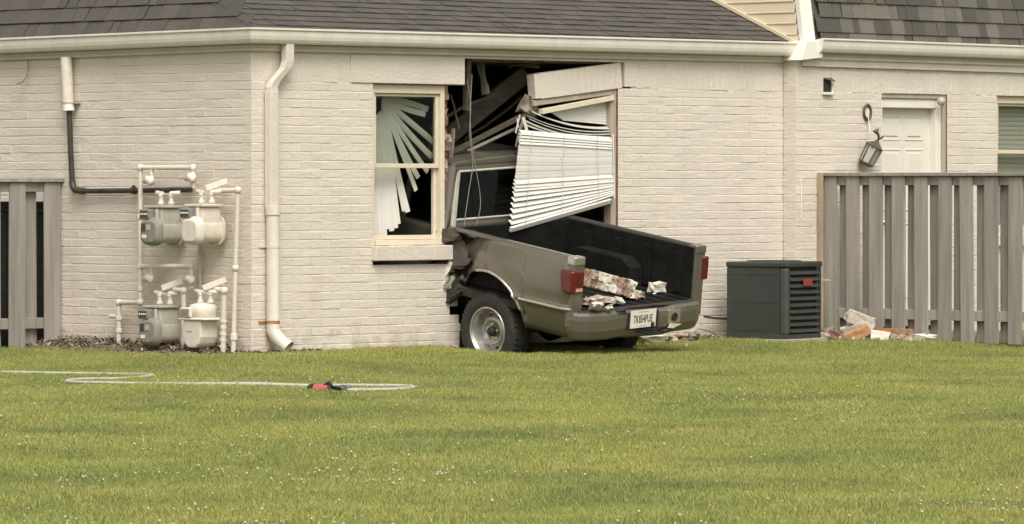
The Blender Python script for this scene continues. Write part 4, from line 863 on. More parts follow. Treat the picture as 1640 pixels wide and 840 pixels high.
for s in (1, -1):
    b = MB(); idx = {}
    def P_(x, z):
        zz = max(z, zbot(x)); y = yp(zz)
        y += 0.016*max(0, 1-abs(math.hypot(x, zz-0.35)-AR)/0.05) if zz > 0.36 and abs(x) < AR+0.06 else 0          # wheel-arch flare
        y -= 0.055*sstep(-0.84, -1.02, x)**2                                                                        # rounded rear corner
        if s > 0:                                                                                                  # torn, crumpled front of the bed side
            k = sstep(0.0, 0.45, x); n = mnoise.noise_vector(Vector((x*5.5, zz*5.5, 1.7)))
            y += k*(0.13*n.x-0.11) - 0.06*sstep(.2, .6, x)*sstep(0.98, 0.6, zz); x += k*0.06*n.y; zz += k*0.03*n.z
            if x < 0.1: y += 0.006*mnoise.noise(Vector((x*3, zz*4, 0.5)))
        return (x, s*y, zz)
    for i in range(len(xs_)-1):
        for j in range(len(zs_)-1):
            x0, x1, z0, z1 = xs_[i], xs_[i+1], zs_[j], zs_[j+1]
            if max(z1, zbot(x0)) == zbot(x0) and max(z1, zbot(x1)) == zbot(x1): continue
            if s > 0 and x0 > 0.44 and z1 < 0.80+0.12*mnoise.noise(Vector((x0*9, 0, 0))): continue
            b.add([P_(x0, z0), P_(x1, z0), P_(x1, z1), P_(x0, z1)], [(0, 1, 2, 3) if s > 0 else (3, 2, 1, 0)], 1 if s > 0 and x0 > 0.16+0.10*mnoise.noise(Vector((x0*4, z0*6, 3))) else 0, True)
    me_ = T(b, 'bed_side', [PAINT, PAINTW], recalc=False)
    bm = bmesh.new(); bm.from_mesh(me_.data); bmesh.ops.remove_doubles(bm, verts=bm.verts, dist=1e-4); bmesh.ops.dissolve_degenerate(bm, edges=bm.edges, dist=1e-5); bm.to_mesh(me_.data); bm.free()
    md = me_.modifiers.new('thickness', 'SOLIDIFY'); md.thickness = 0.012; md.offset = -1
    # rolled rail on top of the bed side
    b = MB(); xe = 0.57 if s > 0 else 0.60
    b.sweep([(0, 0), (0, 0)], [(0, 0), (1, 0)]) if False else None
    b.prism([(-1.0, s*0.768, 1.034), (-1.0, s*0.762, 1.050), (-1.0, s*0.745, 1.058), (-1.0, s*0.690, 1.056), (-1.0, s*0.672, 1.046), (-1.0, s*0.672, 1.000), (-1.0, s*0.70, 1.000), (-1.0, s*0.70, 1.03)], (1.0+xe, 0, 0)); T(b, 'bed_rail', PAINT if s > 0 else BLACK, bev=0.004, segs=2)
    b = MB(); b.box((-1.012, s*0.665, 0.99) if s > 0 else (-1.012, -0.79, 0.99), (-0.91, 0.785, 1.062) if s > 0 else (-0.91, -0.665, 1.062)); T(b, 'rail_end_cap', CHROME if s > 0 else PAINT, bev=0.015, segs=3)  # left cap in bright metal to paint its corner highlight
    # arch lip, crease bead; bright metal on the left paints their highlight
    b = MB(); b.tube([(AR*0.995*math.cos(a), s*(yp(0.35+AR*math.sin(a))+0.020), 0.35+AR*0.995*math.sin(a)) for a in np.linspace(rad(75) if s > 0 else rad(5), rad(158) if s > 0 else rad(172), 30)], 0.013, 8); T(b, 'arch_lip', CHROME if s > 0 else PAINT)
    b = MB(); b.tube([(x, s*(0.810-0.050*sstep(-0.84, -1.02, x)**2), 0.614-0.006*(x+1)) for x in np.linspace(-0.395, -1.0, 14)], 0.015, 8); T(b, 'crease_bead', CHROME if s > 0 else PAINT)
    # inner side with wheel box
    b = MB(); b.box((-0.985, min(s*.655, s*.69), 0.60), (0.57, max(s*.655, s*.69), 1.045)); T(b, 'liner_side', LINER, bev=0.006)
    for k in range(4):
        bb = MB(); xx = -0.86+k*0.37; bb.box((xx, min(s*.642, s*.656), 0.63), (xx+0.09, max(s*.642, s*.656), 0.98)); T(bb, 'liner_rib', LINER, bev=0.006)
    b = MB(); b.prism([(-0.42, s*0.656, 0.61), (-0.40, s*0.656, 0.78), (-0.28, s*0.656, 0.85), (0.28, s*0.656, 0.85), (0.40, s*0.656, 0.78), (0.42, s*0.656, 0.61)], (0, -s*0.16, 0)); T(b, 'wheel_box', LINER, bev=0.012, segs=2)
    # rear post
    b = MB(); b.box((-1.005, min(s*.665, s*.782), 0.46), (-0.93, max(s*.665, s*.782), 1.0)); T(b, 'tail_post', PAINT, bev=0.008, segs=2)
# bed floor, bulkhead
b = MB(); b.box((-1.0, -0.66, 0.56), (0.58, 0.66, 0.60)); T(b, 'bed_floor', LINER, bev=0.004)
for k in range(9): bb = MB(); y = -0.60+k*0.15; bb.box((-0.99, y-.03, 0.599), (0.56, y+.03, 0.612)); T(bb, 'floor_rib', LINER, bev=0.004)
b = MB(); b.box((0.56, -0.70, 0.58), (0.60, 0.70, 1.04)); T(b, 'bulkhead', LINER, bev=0.006)
b = MB(); b.box((-1.02, -0.70, 0.47), (-0.95, 0.70, 0.60)); T(b, 'rear_sill', PAINTW, bev=0.006)
# tail lamps
tl = part_empty('tail_lamp', tk); tag(tl, 'left red tail lamp')
b = MB(); b.box((-1.018, 0.668, 0.755), (-0.865, 0.816, 0.945)); T(b, 'lens', LENS, tl, bev=0.022, segs=3)
b = MB(); b.box((-1.022, 0.69, 0.770), (-1.017, 0.765, 0.798)); T(b, 'reverse_lens', LENSW, tl)
b = MB(); b.box((-1.021, 0.675, 0.840), (-1.0165, 0.80, 0.846)); T(b, 'lens_divider', BLACK, tl)
tl = part_empty('tail_lamp', tk); tag(tl, 'right red tail lamp')
b = MB(); b.box((-1.022, -0.822, 0.765), (-0.865, -0.752, 0.965)); T(b, 'lens', LENS, tl, bev=0.018, segs=3)
# bumper: colour-keyed, kinked in the middle, step pad torn
BP = [(-0.955, .775), (-1.02, .772), (-1.07, .745), (-1.102, .67), (-1.118, .50), (-1.120, .34), (-1.112, .27), (-1.10, .16), (-1.10, -.16), (-1.112, -.24), (-1.120, -.34), (-1.116, -.48), (-1.098, -.62), (-1.065, -.69), (-1.01, -.715), (-0.955, -.715)]
b = MB(); b.sweep([(-0.010, .590), (0.004, .575), (0.010, .53), (0.004, .44), (-0.018, .375), (-0.04, .355), (-0.05, .37), (-0.04, .56), (-0.10, .572), (-0.10, .590), (-0.04, .598)], BP, zoff=[0.008*mnoise.noise(Vector((y*3, 0, 0))) - (0.015 if -.3 < y < .2 else 0) for x, y in BP])
bp = T(b, 'rear_bumper', PAINT, bev=0.005, segs=2)
b = MB(); b.sweep([(-0.032, .596), (-0.036, .603), (-0.09, .605), (-0.09, .594)], BP[2:-2]); T(b, 'step_pad', UNDER, bp)
for k, (y, ww, hh) in enumerate(((.30, .10, .03), (-.02, .2, .035), (-.22, .22, .03))):
    b = jitter_chunk((0.05, ww, hh), 0.5, k+3, 2); me_ = bpy.data.meshes.new('torn_trim'); b.to_mesh(me_); b.free(); me_.materials.append(BLACK); o = bpy.data.objects.new('torn_trim', me_); o.location = (-1.10, y, 0.40 if k else 0.585); link(o, bp)
b = MB(); b.lathe([(0.0, 0.004), (0.018, 0.004), (0.030, 0.012), (0.036, 0.008), (0.036, -0.002)], (-1.131, -0.325, 0.50), (-1, 0, 0), 18); T(b, 'hitch_socket', BLACK, bp)
b = MB(); b.box((-1.1325, -0.40, 0.445), (-1.12, -0.25, 0.56)); T(b, 'scraped_patch', CHROME, bp, bev=0.002)
b = MB(); b.prism([(-1.136, -.42, .43), (-1.136, -.28, .448), (-1.136, -.25, .41), (-1.132, -.32, .40)], (0.004, 0, 0)); T(b, 'torn_lip', DUST, bp)
b = MB(); b.box((-1.1185, -0.150, 0.425), (-1.10, 0.235, 0.570)); T(b, 'plate_recess', BLACK, bp, bev=0.004)
# plate
pl_ = part_empty('licence_plate', tk)
PY, PZ = 0.045, 0.510
b = MB(); b.box((-1.1265, PY-0.153, PZ-0.076), (-1.1235, PY+0.153, PZ+0.076)); T(b, 'plate', PLATEW, pl_, bev=0.001)
def text_part(s, size, loc, m, par, name='lettering'):
    cu = bpy.data.curves.new(name, 'FONT'); cu.body = s; cu.size = size; cu.align_x = 'CENTER'; cu.align_y = 'CENTER'; cu.extrude = 0.0006; cu.offset = 0.0011; cu.resolution_u = 2
    ob = bpy.data.objects.new(name, cu); sc.collection.objects.link(ob); bpy.context.view_layer.update()
    me_ = bpy.data.meshes.new_from_object(ob.evaluated_get(bpy.context.evaluated_depsgraph_get())); bpy.data.objects.remove(ob); bpy.data.curves.remove(cu)
    # text runs towards -y (to the right as seen from behind), faces -x
    M = Matrix(((0, 0, -1, loc[0]), (-1, 0, 0, loc[1]), (0, 1, 0, loc[2]), (0, 0, 0, 1))); me_.transform(M @ Matrix.Diagonal((0.82, 1.5, 1, 1)))
    me_.materials.clear(); me_.materials.append(m); return link(bpy.data.objects.new(name, me_), par)
text_part('TK854PUE', 0.062, (-1.1272, PY+0.004, PZ-0.004), PLATEK, pl_)
b = MB(); b.box((-1.1272, PY-0.06, PZ+0.056), (-1.1266, PY+0.06, PZ+0.064)); T(b, 'legend', GREYL, pl_)
b = MB(); b.box((-1.1272, PY-0.05, PZ-0.066), (-1.1266, PY+0.05, PZ-0.060)); T(b, 'legend', GREYL, pl_)
b = MB(); b.lathe([(0.0, 0.01), (0.018, 0.008), (0.022, 0), (0.012, -0.002)], (-1.128, PY-0.115, PZ-0.055), (-1, 0, 0), 12); T(b, 'plate_bolt', BLACK, pl_)
# wheels
def wheel(x, y, z, s, flat=1.0):
    wh = part_empty('wheel', tk); ax = (0, s, 0); o = (x, y, z)
    b = MB(); b.lathe([(0.200, -0.10), (0.235, -0.105), (0.30, -0.108), (0.328, -0.095), (0.340, -0.06), (0.342, 0), (0.340, 0.06), (0.328, 0.095), (0.30, 0.108), (0.262, 0.112), (0.235, 0.105), (0.208, 0.092), (0.200, 0.07)], o, ax, 48)
    for k in range(44):
        a = 2*math.pi*k/44; c = Vector((math.sin(a), 0, math.cos(a))); t_ = Vector((math.cos(a), 0, -math.sin(a)))
        for q in (-1, 1): b.bar(Vector(o)+c*0.342+Vector((0, q*0.02, 0)), Vector(o)+c*0.337+Vector((0, q*0.09, 0))+t_*0.012, 0.018, 0.012, up=c)
    T(b, 'tyre', RUBBER, wh, recalc=False)
    b = MB(); b.lathe([(0.204, 0.086), (0.214, 0.094), (0.210, 0.101), (0.200, 0.098), (0.190, 0.080), (0.182, 0.050), (0.172, 0.012), (0.165, 0.002), (0.150, 0.010), (0.130, 0.036), (0.112, 0.048), (0.098, 0.046), (0.088, 0.030), (0.0, 0.026)], o, ax, 40)
    T(b, 'rim', STEEL, wh, recalc=False)
    b = MB(); b.lathe([(0.213, 0.092), (0.217, 0.100), (0.209, 0.106), (0.198, 0.101), (0.200, 0.094)], o, ax, 40); T(b, 'trim_ring', CHROME, wh, recalc=False)
    b = MB(); b.lathe([(0.040, 0.026), (0.040, 0.062), (0.034, 0.070), (0.0, 0.072)], o, ax, 20); T(b, 'hub', BLACK, wh, recalc=False)
    for k in range(5):
        a = 2*math.pi*k/5; c = Vector((math.sin(a), 0, math.cos(a))); bb = MB(); bb.tube([Vector(o)+c*0.064+Vector((0, s*0.024, 0)), Vector(o)+c*0.064+Vector((0, s*0.050, 0))], 0.011, 6); T(bb, 'wheel_nut', CHROME, wh)
    for k in range(8):
        a = 2*math.pi*(k+.5)/8; c = Vector((math.sin(a), 0, math.cos(a))); bb = MB(); bb.lathe([(0.0, 0), (0.017, 0.0)], Vector(o)+c*0.141+Vector((0, s*0.026, 0)), Vector((0, s, 0))*1.0+c*0.6, 10); T(bb, 'vent_hole', BLACK, wh)
WZc = 0.245
wheel(0, 0.665, WZc, 1); wheel(0, -0.665, WZc, -1)
b = MB(); b.tube([(0, -0.62, WZc), (0, 0.62, WZc)], 0.045, 12); b.lathe([(0.0, -0.13), (0.10, -0.10), (0.14, 0), (0.10, 0.10), (0, 0.13)], (0, 0, WZc), (1, 0, 0), 16); T(b, 'rear_axle', UNDER)
b = MB(); b.box((-0.95, 0.38, 0.42), (3.3, 0.48, 0.54)); b.box((-0.95, -0.48, 0.42), (3.3, -0.38, 0.54)); b.box((-0.9, -0.38, 0.44), (-0.8, 0.38, 0.52)); b.box((-0.75, -0.3, 0.30), (-0.3, 0.3, 0.46)); T(b, 'chassis', UNDER, bev=0.01)
for s in (1, -1): b = MB(); b.box((-0.42, min(s*.5, s*.76), 0.50), (0.42, max(s*.5, s*.76), 0.565)); T(b, 'inner_arch', UNDER)
b = MB(); b.tube([(-0.98, -0.35, 0.36), (-0.5, -0.38, 0.37), (0.6, -0.42, 0.36)], 0.032, 10); T(b, 'exhaust', RUST)
for k, (x, y, z, dm, rt, m_) in enumerate(((0.50, 0.74, 0.82, (0.26, 0.03, 0.20), (0.3, 0.4, 0.5), PAINTW), (0.52, 0.80, 0.69, (0.05, 0.02, 0.16), (0.2, -0.5, 0.6), DUST), (0.47, 0.82, 0.58, (0.04, 0.02, 0.13), (0.1, -0.7, 0.4), CHROME), (0.42, 0.78, 0.50, (0.16, 0.05, 0.08), (0.3, 0.8, 0.2), UNDER), (0.60, 0.72, 0.62, (0.22, 0.08, 0.34), (0, 0.3, 0.2), UNDER), (0.55, 0.76, 0.98, (0.18, 0.06, 0.09), (0.2, 0.25, 0.3), PAINTW))):
    bm = jitter_chunk(dm, 0.45, 20+k, 2); me_ = bpy.data.meshes.new('torn_metal'); bm.to_mesh(me_); bm.free(); me_.materials.append(m_); o = bpy.data.objects.new('torn_metal', me_); o.location = (x, y, z); o.rotation_euler = rt; link(o, tk)
# cab
b = MB(); b.box((0.83, -0.78, 0.42), (2.35, 0.78, 1.10)); T(b, 'cab_body', PAINT, bev=0.05, segs=3)
cw = [(0.84, 0.73, 1.09), (0.93, 0.615, 1.60)]
def ring(b, z0, z1):
    pass
fr = MB(); o4 = [(0.845, 0.735, 1.09), (0.845, -0.735, 1.09), (0.95, -0.60, 1.63), (0.95, 0.60, 1.63)]; i4 = [(0.858, 0.655, 1.15), (0.858, -0.655, 1.15), (0.938, -0.545, 1.555), (0.938, 0.545, 1.555)]
fr.add(o4+i4+[(x+0.05, y, z) for x, y, z in o4]+[(x+0.05, y, z) for x, y, z in i4], [(0, 1, 5, 4), (1, 2, 6, 5), (2, 3, 7, 6), (3, 0, 4, 7), (4, 5, 13, 12), (5, 6, 14, 13), (6, 7, 15, 14), (7, 4, 12, 15), (0, 8, 9, 1), (1, 9, 10, 2), (2, 10, 11, 3), (3, 11, 8, 0)]); T(fr, 'cab_back', PAINT, bev=0.012, segs=2)
sea = MB(); sea.tube([i4[k % 4] for k in range(5)], 0.013, 8); T(sea, 'window_seal', GREYL)  # pale seal paints the light caught along the window frame
b = MB(); b.bar((0.815, 0.675, 1.10), (0.915, 0.565, 1.56), 0.050, 0.03, up=(1, 0, 0.2)); T(b, 'pillar_lit_edge', GREYL, bev=0.006)  # pale bar stands in for the pillar's skylit edge
b = MB(); b.add([(x+0.02, y, z) for x, y, z in i4], [(0, 1, 2, 3)]); T(b, 'rear_window', CABGL)
b = MB(); b.prism([(0.94, -0.60, 1.60), (0.94, 0.60, 1.60), (0.94, 0.55, 1.645), (0.94, 0.0, 1.665), (0.94, -0.55, 1.645)], (0.95, 0, 0)); T(b, 'cab_roof', PAINT, bev=0.012, segs=2)
for s in (1, -1):
    b = MB(); b.bar((1.88, s*0.585, 1.62), (2.42, s*0.71, 1.09), 0.06, 0.05); b.bar((0.93, s*0.60, 1.60), (0.86, s*0.735, 1.08), 0.07, 0.10); b.bar((1.40, s*.59, 1.62), (1.40, s*.73, 1.09), 0.05, 0.05, up=(1, 0, 0)); T(b, 'pillar', PAINT)
    b = MB(); b.add([(0.92, s*.725, 1.11), (2.36, s*.70, 1.11), (1.86, s*.60, 1.6), (0.97, s*.61, 1.6)], [(0, 1, 2, 3)]); T(b, 'side_window', CABGL)
    b = MB(); b.box((1.42, min(s*.781, s*.789), 0.50), (2.30, max(s*.781, s*.789), 1.07)); T(b, 'door', PAINT, bev=0.006)
    b = MB(); b.box((1.48, min(s*.79, s*.81), 0.93), (1.60, max(s*.79, s*.81), 0.96)); T(b, 'door_handle', BLACK)
    b = MB(); b.box((3.50, min(s*.45, s*.72), 0.72), (3.58, max(s*.45, s*.72), 0.88)); T(b, 'headlamp', PANE, bev=0.01)
    wheel(2.75, s*0.665, 0.33, s)
b = MB(); b.add([(1.90, -0.56, 1.60), (1.90, 0.56, 1.60), (2.42, 0.68, 1.10), (2.42, -0.68, 1.10)], [(0, 1, 2, 3)]); T(b, 'windscreen', CABGL)
b = MB(); b.prism([(2.34, -0.74, 0.50), (2.34, -0.76, 1.0), (2.34, -0.66, 1.09), (2.34, 0.66, 1.09), (2.34, 0.76, 1.0), (2.34, 0.74, 0.50)], (1.2, 0, 0)); T(b, 'bonnet', PAINT, bev=0.02, segs=2)
b = MB(); b.box((3.54, -0.42, 0.66), (3.575, 0.42, 0.90)); T(b, 'grille', BLACK, bev=0.01)
b = MB(); b.box((3.50, -0.80, 0.42), (3.66, 0.80, 0.60)); T(b, 'front_bumper', CHROME, bev=0.03, segs=2)
b = MB(); b.box((1.05, -0.6, 0.70), (1.15, 0.6, 1.38)); b.box((1.1, -0.6, 0.62), (1.6, 0.6, 0.78)); T(b, 'bench_seat', BLACK, bev=0.05, segs=2)
for o in list(tk.children):                      # the cab has been driven back into the bed
    if o.name.split('.')[0] in ('cab_body', 'cab_back', 'window_seal', 'pillar_lit_edge', 'rear_window', 'cab_roof', 'pillar', 'side_window', 'door', 'door_handle', 'headlamp', 'windscreen', 'bonnet', 'grille', 'front_bumper', 'bench_seat'):
        o.location = (-0.21, 0, -0.06)
# rubble heaps the front wheels have climbed
for k, y in enumerate((0.665, -0.665)):
    q = ROOTM[tk.name] @ Vector((2.75, y, 0.0)); chunk('rubble_heap', 'broken masonry heap under a front wheel inside the room, %s side' % ('left', 'right')[k], 'rubble', (q.x, q.y, (q.z+0.12)/2), (0.55, 0.6, q.z-0.10), (0, 0, 0.2), MASON, 0.18, 60+k)
# loads in the truck bed
def tb(x, y, z): return ROOTM[tk.name] @ Vector((x, y, z))
TE = TR.to_euler()
def bedrot(ax, ay, az): return (TR @ Euler((ax, ay, az)).to_matrix()).to_euler()
slab_ = thing('masonry_slab', 'broken slab of painted brick lintel lying in the truck bed', 'rubble', tb(-0.80, 0.16, 0.765), (TR @ Euler((rad(14.5), 0.0, rad(2))).to_matrix()))
for k in range(9):
    for j in range(2):
        bm = jitter_chunk((0.11, 0.082, 0.072), 0.15, 70+k*2+j, 2); me_ = bpy.data.meshes.new('brick'); bm.to_mesh(me_); bm.free(); me_.materials.append((DUST, MASON, MASON, DUST, RED)[(k*2+j*3) % 5])
        if k == 0 and j: continue
        o = bpy.data.objects.new('brick', me_); o.location = (random.uniform(-.006, .006), -0.335+k*0.083, -0.035+j*0.070); o.rotation_euler = (random.gauss(0, .04), random.gauss(0, .05), random.gauss(0, .05)); link(o, slab_)
for k, (x, y, z, dm, m_, lab) in enumerate(((-0.66, -0.58, 0.650, (0.09, 0.13, 0.080), DUST, 'single white dusted brick on the truck bed floor, right side'),
        (-0.90, 0.40, 0.65, (0.12, 0.24, 0.07), MASON, 'flat broken brick lying in front of the masonry slab in the bed'),
        (-0.92, 0.20, 0.64, (0.09, 0.2, 0.055), DUST, 'pale brick sliver lying in front of the masonry slab in the bed'),
        (-0.84, -0.20, 0.635, (0.06, 0.09, 0.04), RED, 'small red brick crumb at the right end of the masonry slab'),
        (-0.82, -0.12, 0.63, (0.05, 0.07, 0.035), DUST, 'small pale crumb at the right end of the masonry slab'),
        (-1.06, 0.56, 0.632, (0.09, 0.20, 0.04), DUST, 'torn white insulation draped over the left of the bumper'),
        (-1.09, 0.44, 0.615, (0.05, 0.12, 0.03), DUST, 'small torn white scrap lying on the bumper step'))):
    chunk('rubble_piece', lab, 'rubble', tb(x, y, z), dm, bedrot(0.1*k, 0.05, 0.2*k), m_, 0.18 if k == 0 else 0.4, 90+k, 'rubble lying in the truck bed')
b = MB()
for k in range(46):
    p = tb(random.uniform(-0.9, 0.3), random.uniform(-0.5, 0.5), 0.615); r = random.uniform(.006, .016); b.lathe([(0, -r), (r*.9, 0), (0, r)], p, n=5, smooth=False)
tag(b.build('brick_crumbs', DUST), 'fine pale crumbs scattered over the dark truck bed floor', 'rubble', kind='stuff')

# ================================================================== DEBRIS BY THE FENCE, UNDER THE BUMPER
def gp(px, py, z=0.0): return onZ(px, py, z-0.075)
gx = lambda px, yy: onY(px, 540, yy).x
deb = [('painted brick pair tilted on top of the rubble by the fence', 1378, 512, (0.25, 0.10, 0.105), (0.1, 0.35, -0.75), MORTAR, .14, -0.75, .17),
       ('grey brick wedged under the topmost brick of the rubble', 1366, 526, (0.22, 0.10, 0.07), (0.1, -0.35, -0.75), MORTAR, .2, -0.80, .10),
       ('bright orange brick leaning at the front of the rubble', 1370, 536, (0.26, 0.09, 0.08), (0.2, -0.42, -0.75), ORANGE, .12, -0.92, .055),
       ('white painted brick at the right of the rubble', 1409, 538, (0.17, 0.10, 0.08), (0.05, 0.12, -0.75), WHITE, .12, -0.90, .045),
       ('thin white mortar strip lying by the white painted brick', 1394, 531, (0.16, 0.06, 0.03), (0.05, 0.25, -0.75), WHITE, .2, -0.86, .08),
       ('reddish brick lying at the right end of the rubble', 1442, 536, (0.22, 0.10, 0.07), (0.0, 0.05, -0.6), RED, .2, -0.80, .05),
       ('brown stick of wood across the back of the rubble', 1428, 529, (0.46, 0.05, 0.03), (0, 0.02, -0.75), RUST, .15, -0.68, .09),
       ('broken red brick beside the condenser, left end of the rubble', 1300, 538, (0.17, 0.10, 0.07), (0.1, 0.1, -0.5), RED, .25, -0.95, .04),
       ('pinkish brick half beside the condenser', 1322, 534, (0.14, 0.10, 0.08), (0.1, -0.2, -0.9), RED, .25, -0.86, .07),
       ('pale brick bat in front of the orange brick', 1326, 542, (0.19, 0.10, 0.07), (0.1, 0.15, -0.4), MASON, .25, -1.02, .03),
       ('dark brick end between condenser and orange brick', 1340, 538, (0.15, 0.10, 0.06), (0.1, 0.3, -0.7), RAW, .25, -0.93, .045),
       ('pale fragment in front at the foot of the orange brick', 1352, 544, (0.12, 0.08, 0.05), (0.3, 0.1, -0.7), MASON, .3, -1.05, .02),
       ('crumpled pale paper scrap at the foot of the fence', 1484, 541, (0.22, 0.06, 0.05), (0.1, 0.0, -0.75), DUST, .5, -1.15, .03),
       ('small pale scrap at the fence foot, right of the paper', 1510, 543, (0.10, 0.05, 0.04), (0.1, 0.0, -0.75), DUST, .5, -1.3, .02)]
for k, (lab, px, py, dm, rt, m_, jt, yy, z) in enumerate(deb):
    d = ray(px, py); 
    p = CAM + d*(((CY0+0.719*6.6-0.695*0.75) - (0.0 if yy > -0.9 else 0.15))/1.0)      # about 0.8 m in front of the wall
    p.z = max(p.z, dm[2]*0.45)
    chunk('debris_brick' if 'brick' in lab else 'debris_piece', lab, 'rubble', p, dm, rt, m_, jt, 120+k, 'rubble beside the fence')
for k, (px, py, dm, m_, lab) in enumerate(((1040, 541, (0.30, 0.12, 0.05), DUST, 'pale plaster sheet lying under the middle of the bumper'), (1090, 541, (0.14, 0.08, 0.04), RAW, 'dark broken brick under the right of the bumper'), (1112, 540, (0.16, 0.08, 0.06), DARKW, 'dark clod against the wall right of the bumper'), (1075, 543, (0.2, 0.08, 0.03), MASON, 'broken brick lying in the grass under the bumper'), (1136, 541, (0.10, 0.06, 0.04), DARKW, 'small dark clod between bumper and condenser'))):
    p = gp(px, py+4, 0.02); p = onY(px, py, -0.35); p.z = max(0.02, p.z); chunk('rubble_piece', lab, 'rubble', p, dm, (0.1, 0.05, 0.3*k), m_, .4, 150+k, 'rubble under the bumper')
for nm, lab, m_, box_, n_ in (('brick_crumbs', 'mortar and brick crumbs strewn round the rubble by the fence', MASON, (6.5, 7.15, -1.5, -0.5), 110), ('brick_crumbs', 'pale mortar crumbs strewn on the grass under the truck bumper', MASON, (3.4, 4.9, -0.9, -0.1), 60), ('brick_crumbs', 'brick crumbs at the foot of the wall left of the wheel', RED, (1.9, 2.4, -0.5, -0.02), 60)):
    b = MB()
    for k in range(n_):
        x, y = random.uniform(*box_[:2]), random.uniform(*box_[2:]); r = random.choice((.005, .008, .011, .016)); e = Euler((random.random()*3, random.random()*3, 0)).to_matrix(); c = Vector((x, y, gh(x, y)+0.02+r*0.5))
        b.add([c+e @ Vector((sx*r*1.3, sy*r, sz*r*.7))*random.uniform(.75, 1.1) for sz in (-1, 1) for sx, sy in ((-1, -1), (1, -1), (1, 1), (-1, 1))], [(3, 2, 1, 0), (4, 5, 6, 7), (0, 1, 5, 4), (1, 2, 6, 5), (2, 3, 7, 6), (3, 0, 4, 7)])
    tag(b.build(nm, m_), lab, 'rubble', kind='stuff')
b = MB(); b.tube([onY(1128, 507, -0.5), onY(1145, 510, -0.25), onY(1168, 511, -0.1)], 0.010, 8); tag(b.build('refrigerant_line', METAL_D), 'dark hose from behind the bumper to the condenser', 'hose')
b = MB(); b.tube([onY(1118, 527, -0.25), onY(1135, 530, -0.2), onY(1150, 538, -0.2), onY(1170, 546, -0.25)], 0.006, 6); b.tube([onY(1118, 527, -0.25), onY(1108, 535, -0.25), onY(1095, 542, -0.3)], 0.005, 6); tag(b.build('loose_cable', CORD), 'thin drooping cable between truck and condenser near the ground', 'cable')

# ================================================================== FIRE HOSE
hz = 0.030
hl = [(-160, 590), (0, 597), (120, 599.5), (195, 601), (228, 602), (242, 604), (236, 606.5), (200, 608), (150, 609.5), (118, 610.5), (108, 612), (118, 613.5), (160, 614.5), (300, 617), (450, 619.3), (560, 620.2), (630, 620.3), (655, 621), (661, 622.2), (652, 624), (625, 625.2), (590, 626), (556, 626.5)]
q = [gp(a, c, hz) for a, c in hl]; fine = []
for i in range(len(q)-1):
    for t in (0, .25, .5, .75):
        p0, p1, p2, p3 = q[max(i-1, 0)], q[i], q[i+1], q[min(i+2, len(q)-1)]
        v = 0.5*((2*p1)+(-p0+p2)*t+(2*p0-5*p1+4*p2-p3)*t*t+(-p0+3*p1-3*p2+p3)*t**3); v.z = gh(v.x, v.y) + hz + 0.006*mnoise.noise(v*2.0); fine.append(v)
fh = thing('fire_hose', 'flat white canvas fire hose zigzagging over the lawn', 'hose', q[10])
b = MB(); b.tube(fine+[q[-1]], [0.020+0.012*max(0, mnoise.noise(v*1.3)) for v in fine]+[0.03], 10, flat=0.65); b.build('hose', HOSE, fh)
def hp(px, py, z=hz): return gp(px, py, z)
a0, a1, a2, a3, a4 = hp(558, 626.5), hp(548, 626), hp(528, 625.5), hp(514, 625), hp(498, 624.5)
b = MB(); b.tube([a0, a1], 0.042, 14); b.build('coupling', HGREY, fh)
b = MB(); b.tube([a1, a2], [0.038, 0.032], 14); b.build('nozzle_body', HGREY, fh)
b = MB(); b.tube([a2, a3, hp(505, 624.8)], [0.036, 0.044, 0.044], 14); b.build('nozzle_sleeve', HRED, fh)
b = MB(); b.tube([hp(505, 624.8), a4], [0.046, 0.042], 14); b.build('nozzle_tip', BLACK, fh)
b = MB(); b.tube([a3+Vector((0, 0, 0.02)), a2+Vector((0, 0, 0.055)), hp(533, 621, hz+0.06), hp(545, 623, hz+0.03)], 0.013, 8); b.build('bale_handle', BLACK, fh)

# ================================================================== GRASS
GRASS = bpy.data.materials.new('grass_blade'); GRASS.use_nodes = True
N = GRASS.node_tree.nodes; Lk = GRASS.node_tree.links; p = N['Principled BSDF']; p.inputs['Roughness'].default_value = 0.6; p.inputs['Specular IOR Level'].default_value = 0.25
g = N.new('ShaderNodeNewGeometry')
def noise_node(scale, det=3):
    t = N.new('ShaderNodeTexNoise'); t.inputs['Scale'].default_value = scale; t.inputs['Detail'].default_value = det; Lk.new(g.outputs['Position'], t.inputs['Vector']); return t.outputs['Fac']
def ramp(src, stops):
    r = N.new('ShaderNodeValToRGB')
    while len(r.color_ramp.elements) < len(stops): r.color_ramp.elements.new(0.5)
    for e, (a, c) in zip(r.color_ramp.elements, stops): e.position = a; e.color = tuple(c)+(1,)
    Lk.new(src, r.inputs[0]); return r.outputs[0]
def mixc(fac, a, b_, bt='MIX'):
    m_ = N.new('ShaderNodeMix'); m_.data_type = 'RGBA'; m_.blend_type = bt
    if isinstance(fac, float): m_.inputs[0].default_value = fac
    else: Lk.new(fac, m_.inputs[0])
    Lk.new(a, m_.inputs[6]); Lk.new(b_, m_.inputs[7]); return m_.outputs[2]
c1 = ramp(noise_node(0.75, 6), [(0.26, (0.252, 0.288, 0.110)), (0.43, (0.336, 0.370, 0.124)), (0.57, (0.408, 0.430, 0.136)), (0.74, (0.480, 0.462, 0.170))])
at = N.new('ShaderNodeAttribute'); at.attribute_name = 'tint'
c2 = ramp(at.outputs['Fac'], [(0.0, (0.55, 0.66, 0.60)), (0.55, (1.0, 1.0, 1.0)), (0.90, (1.2, 1.15, 1.1)), (1.0, (1.7, 1.4, 1.5))])
straw = ramp(noise_node(1.1, 5), [(0.60, (0, 0, 0)), (0.78, (0.85, 0.85, 0.85))])
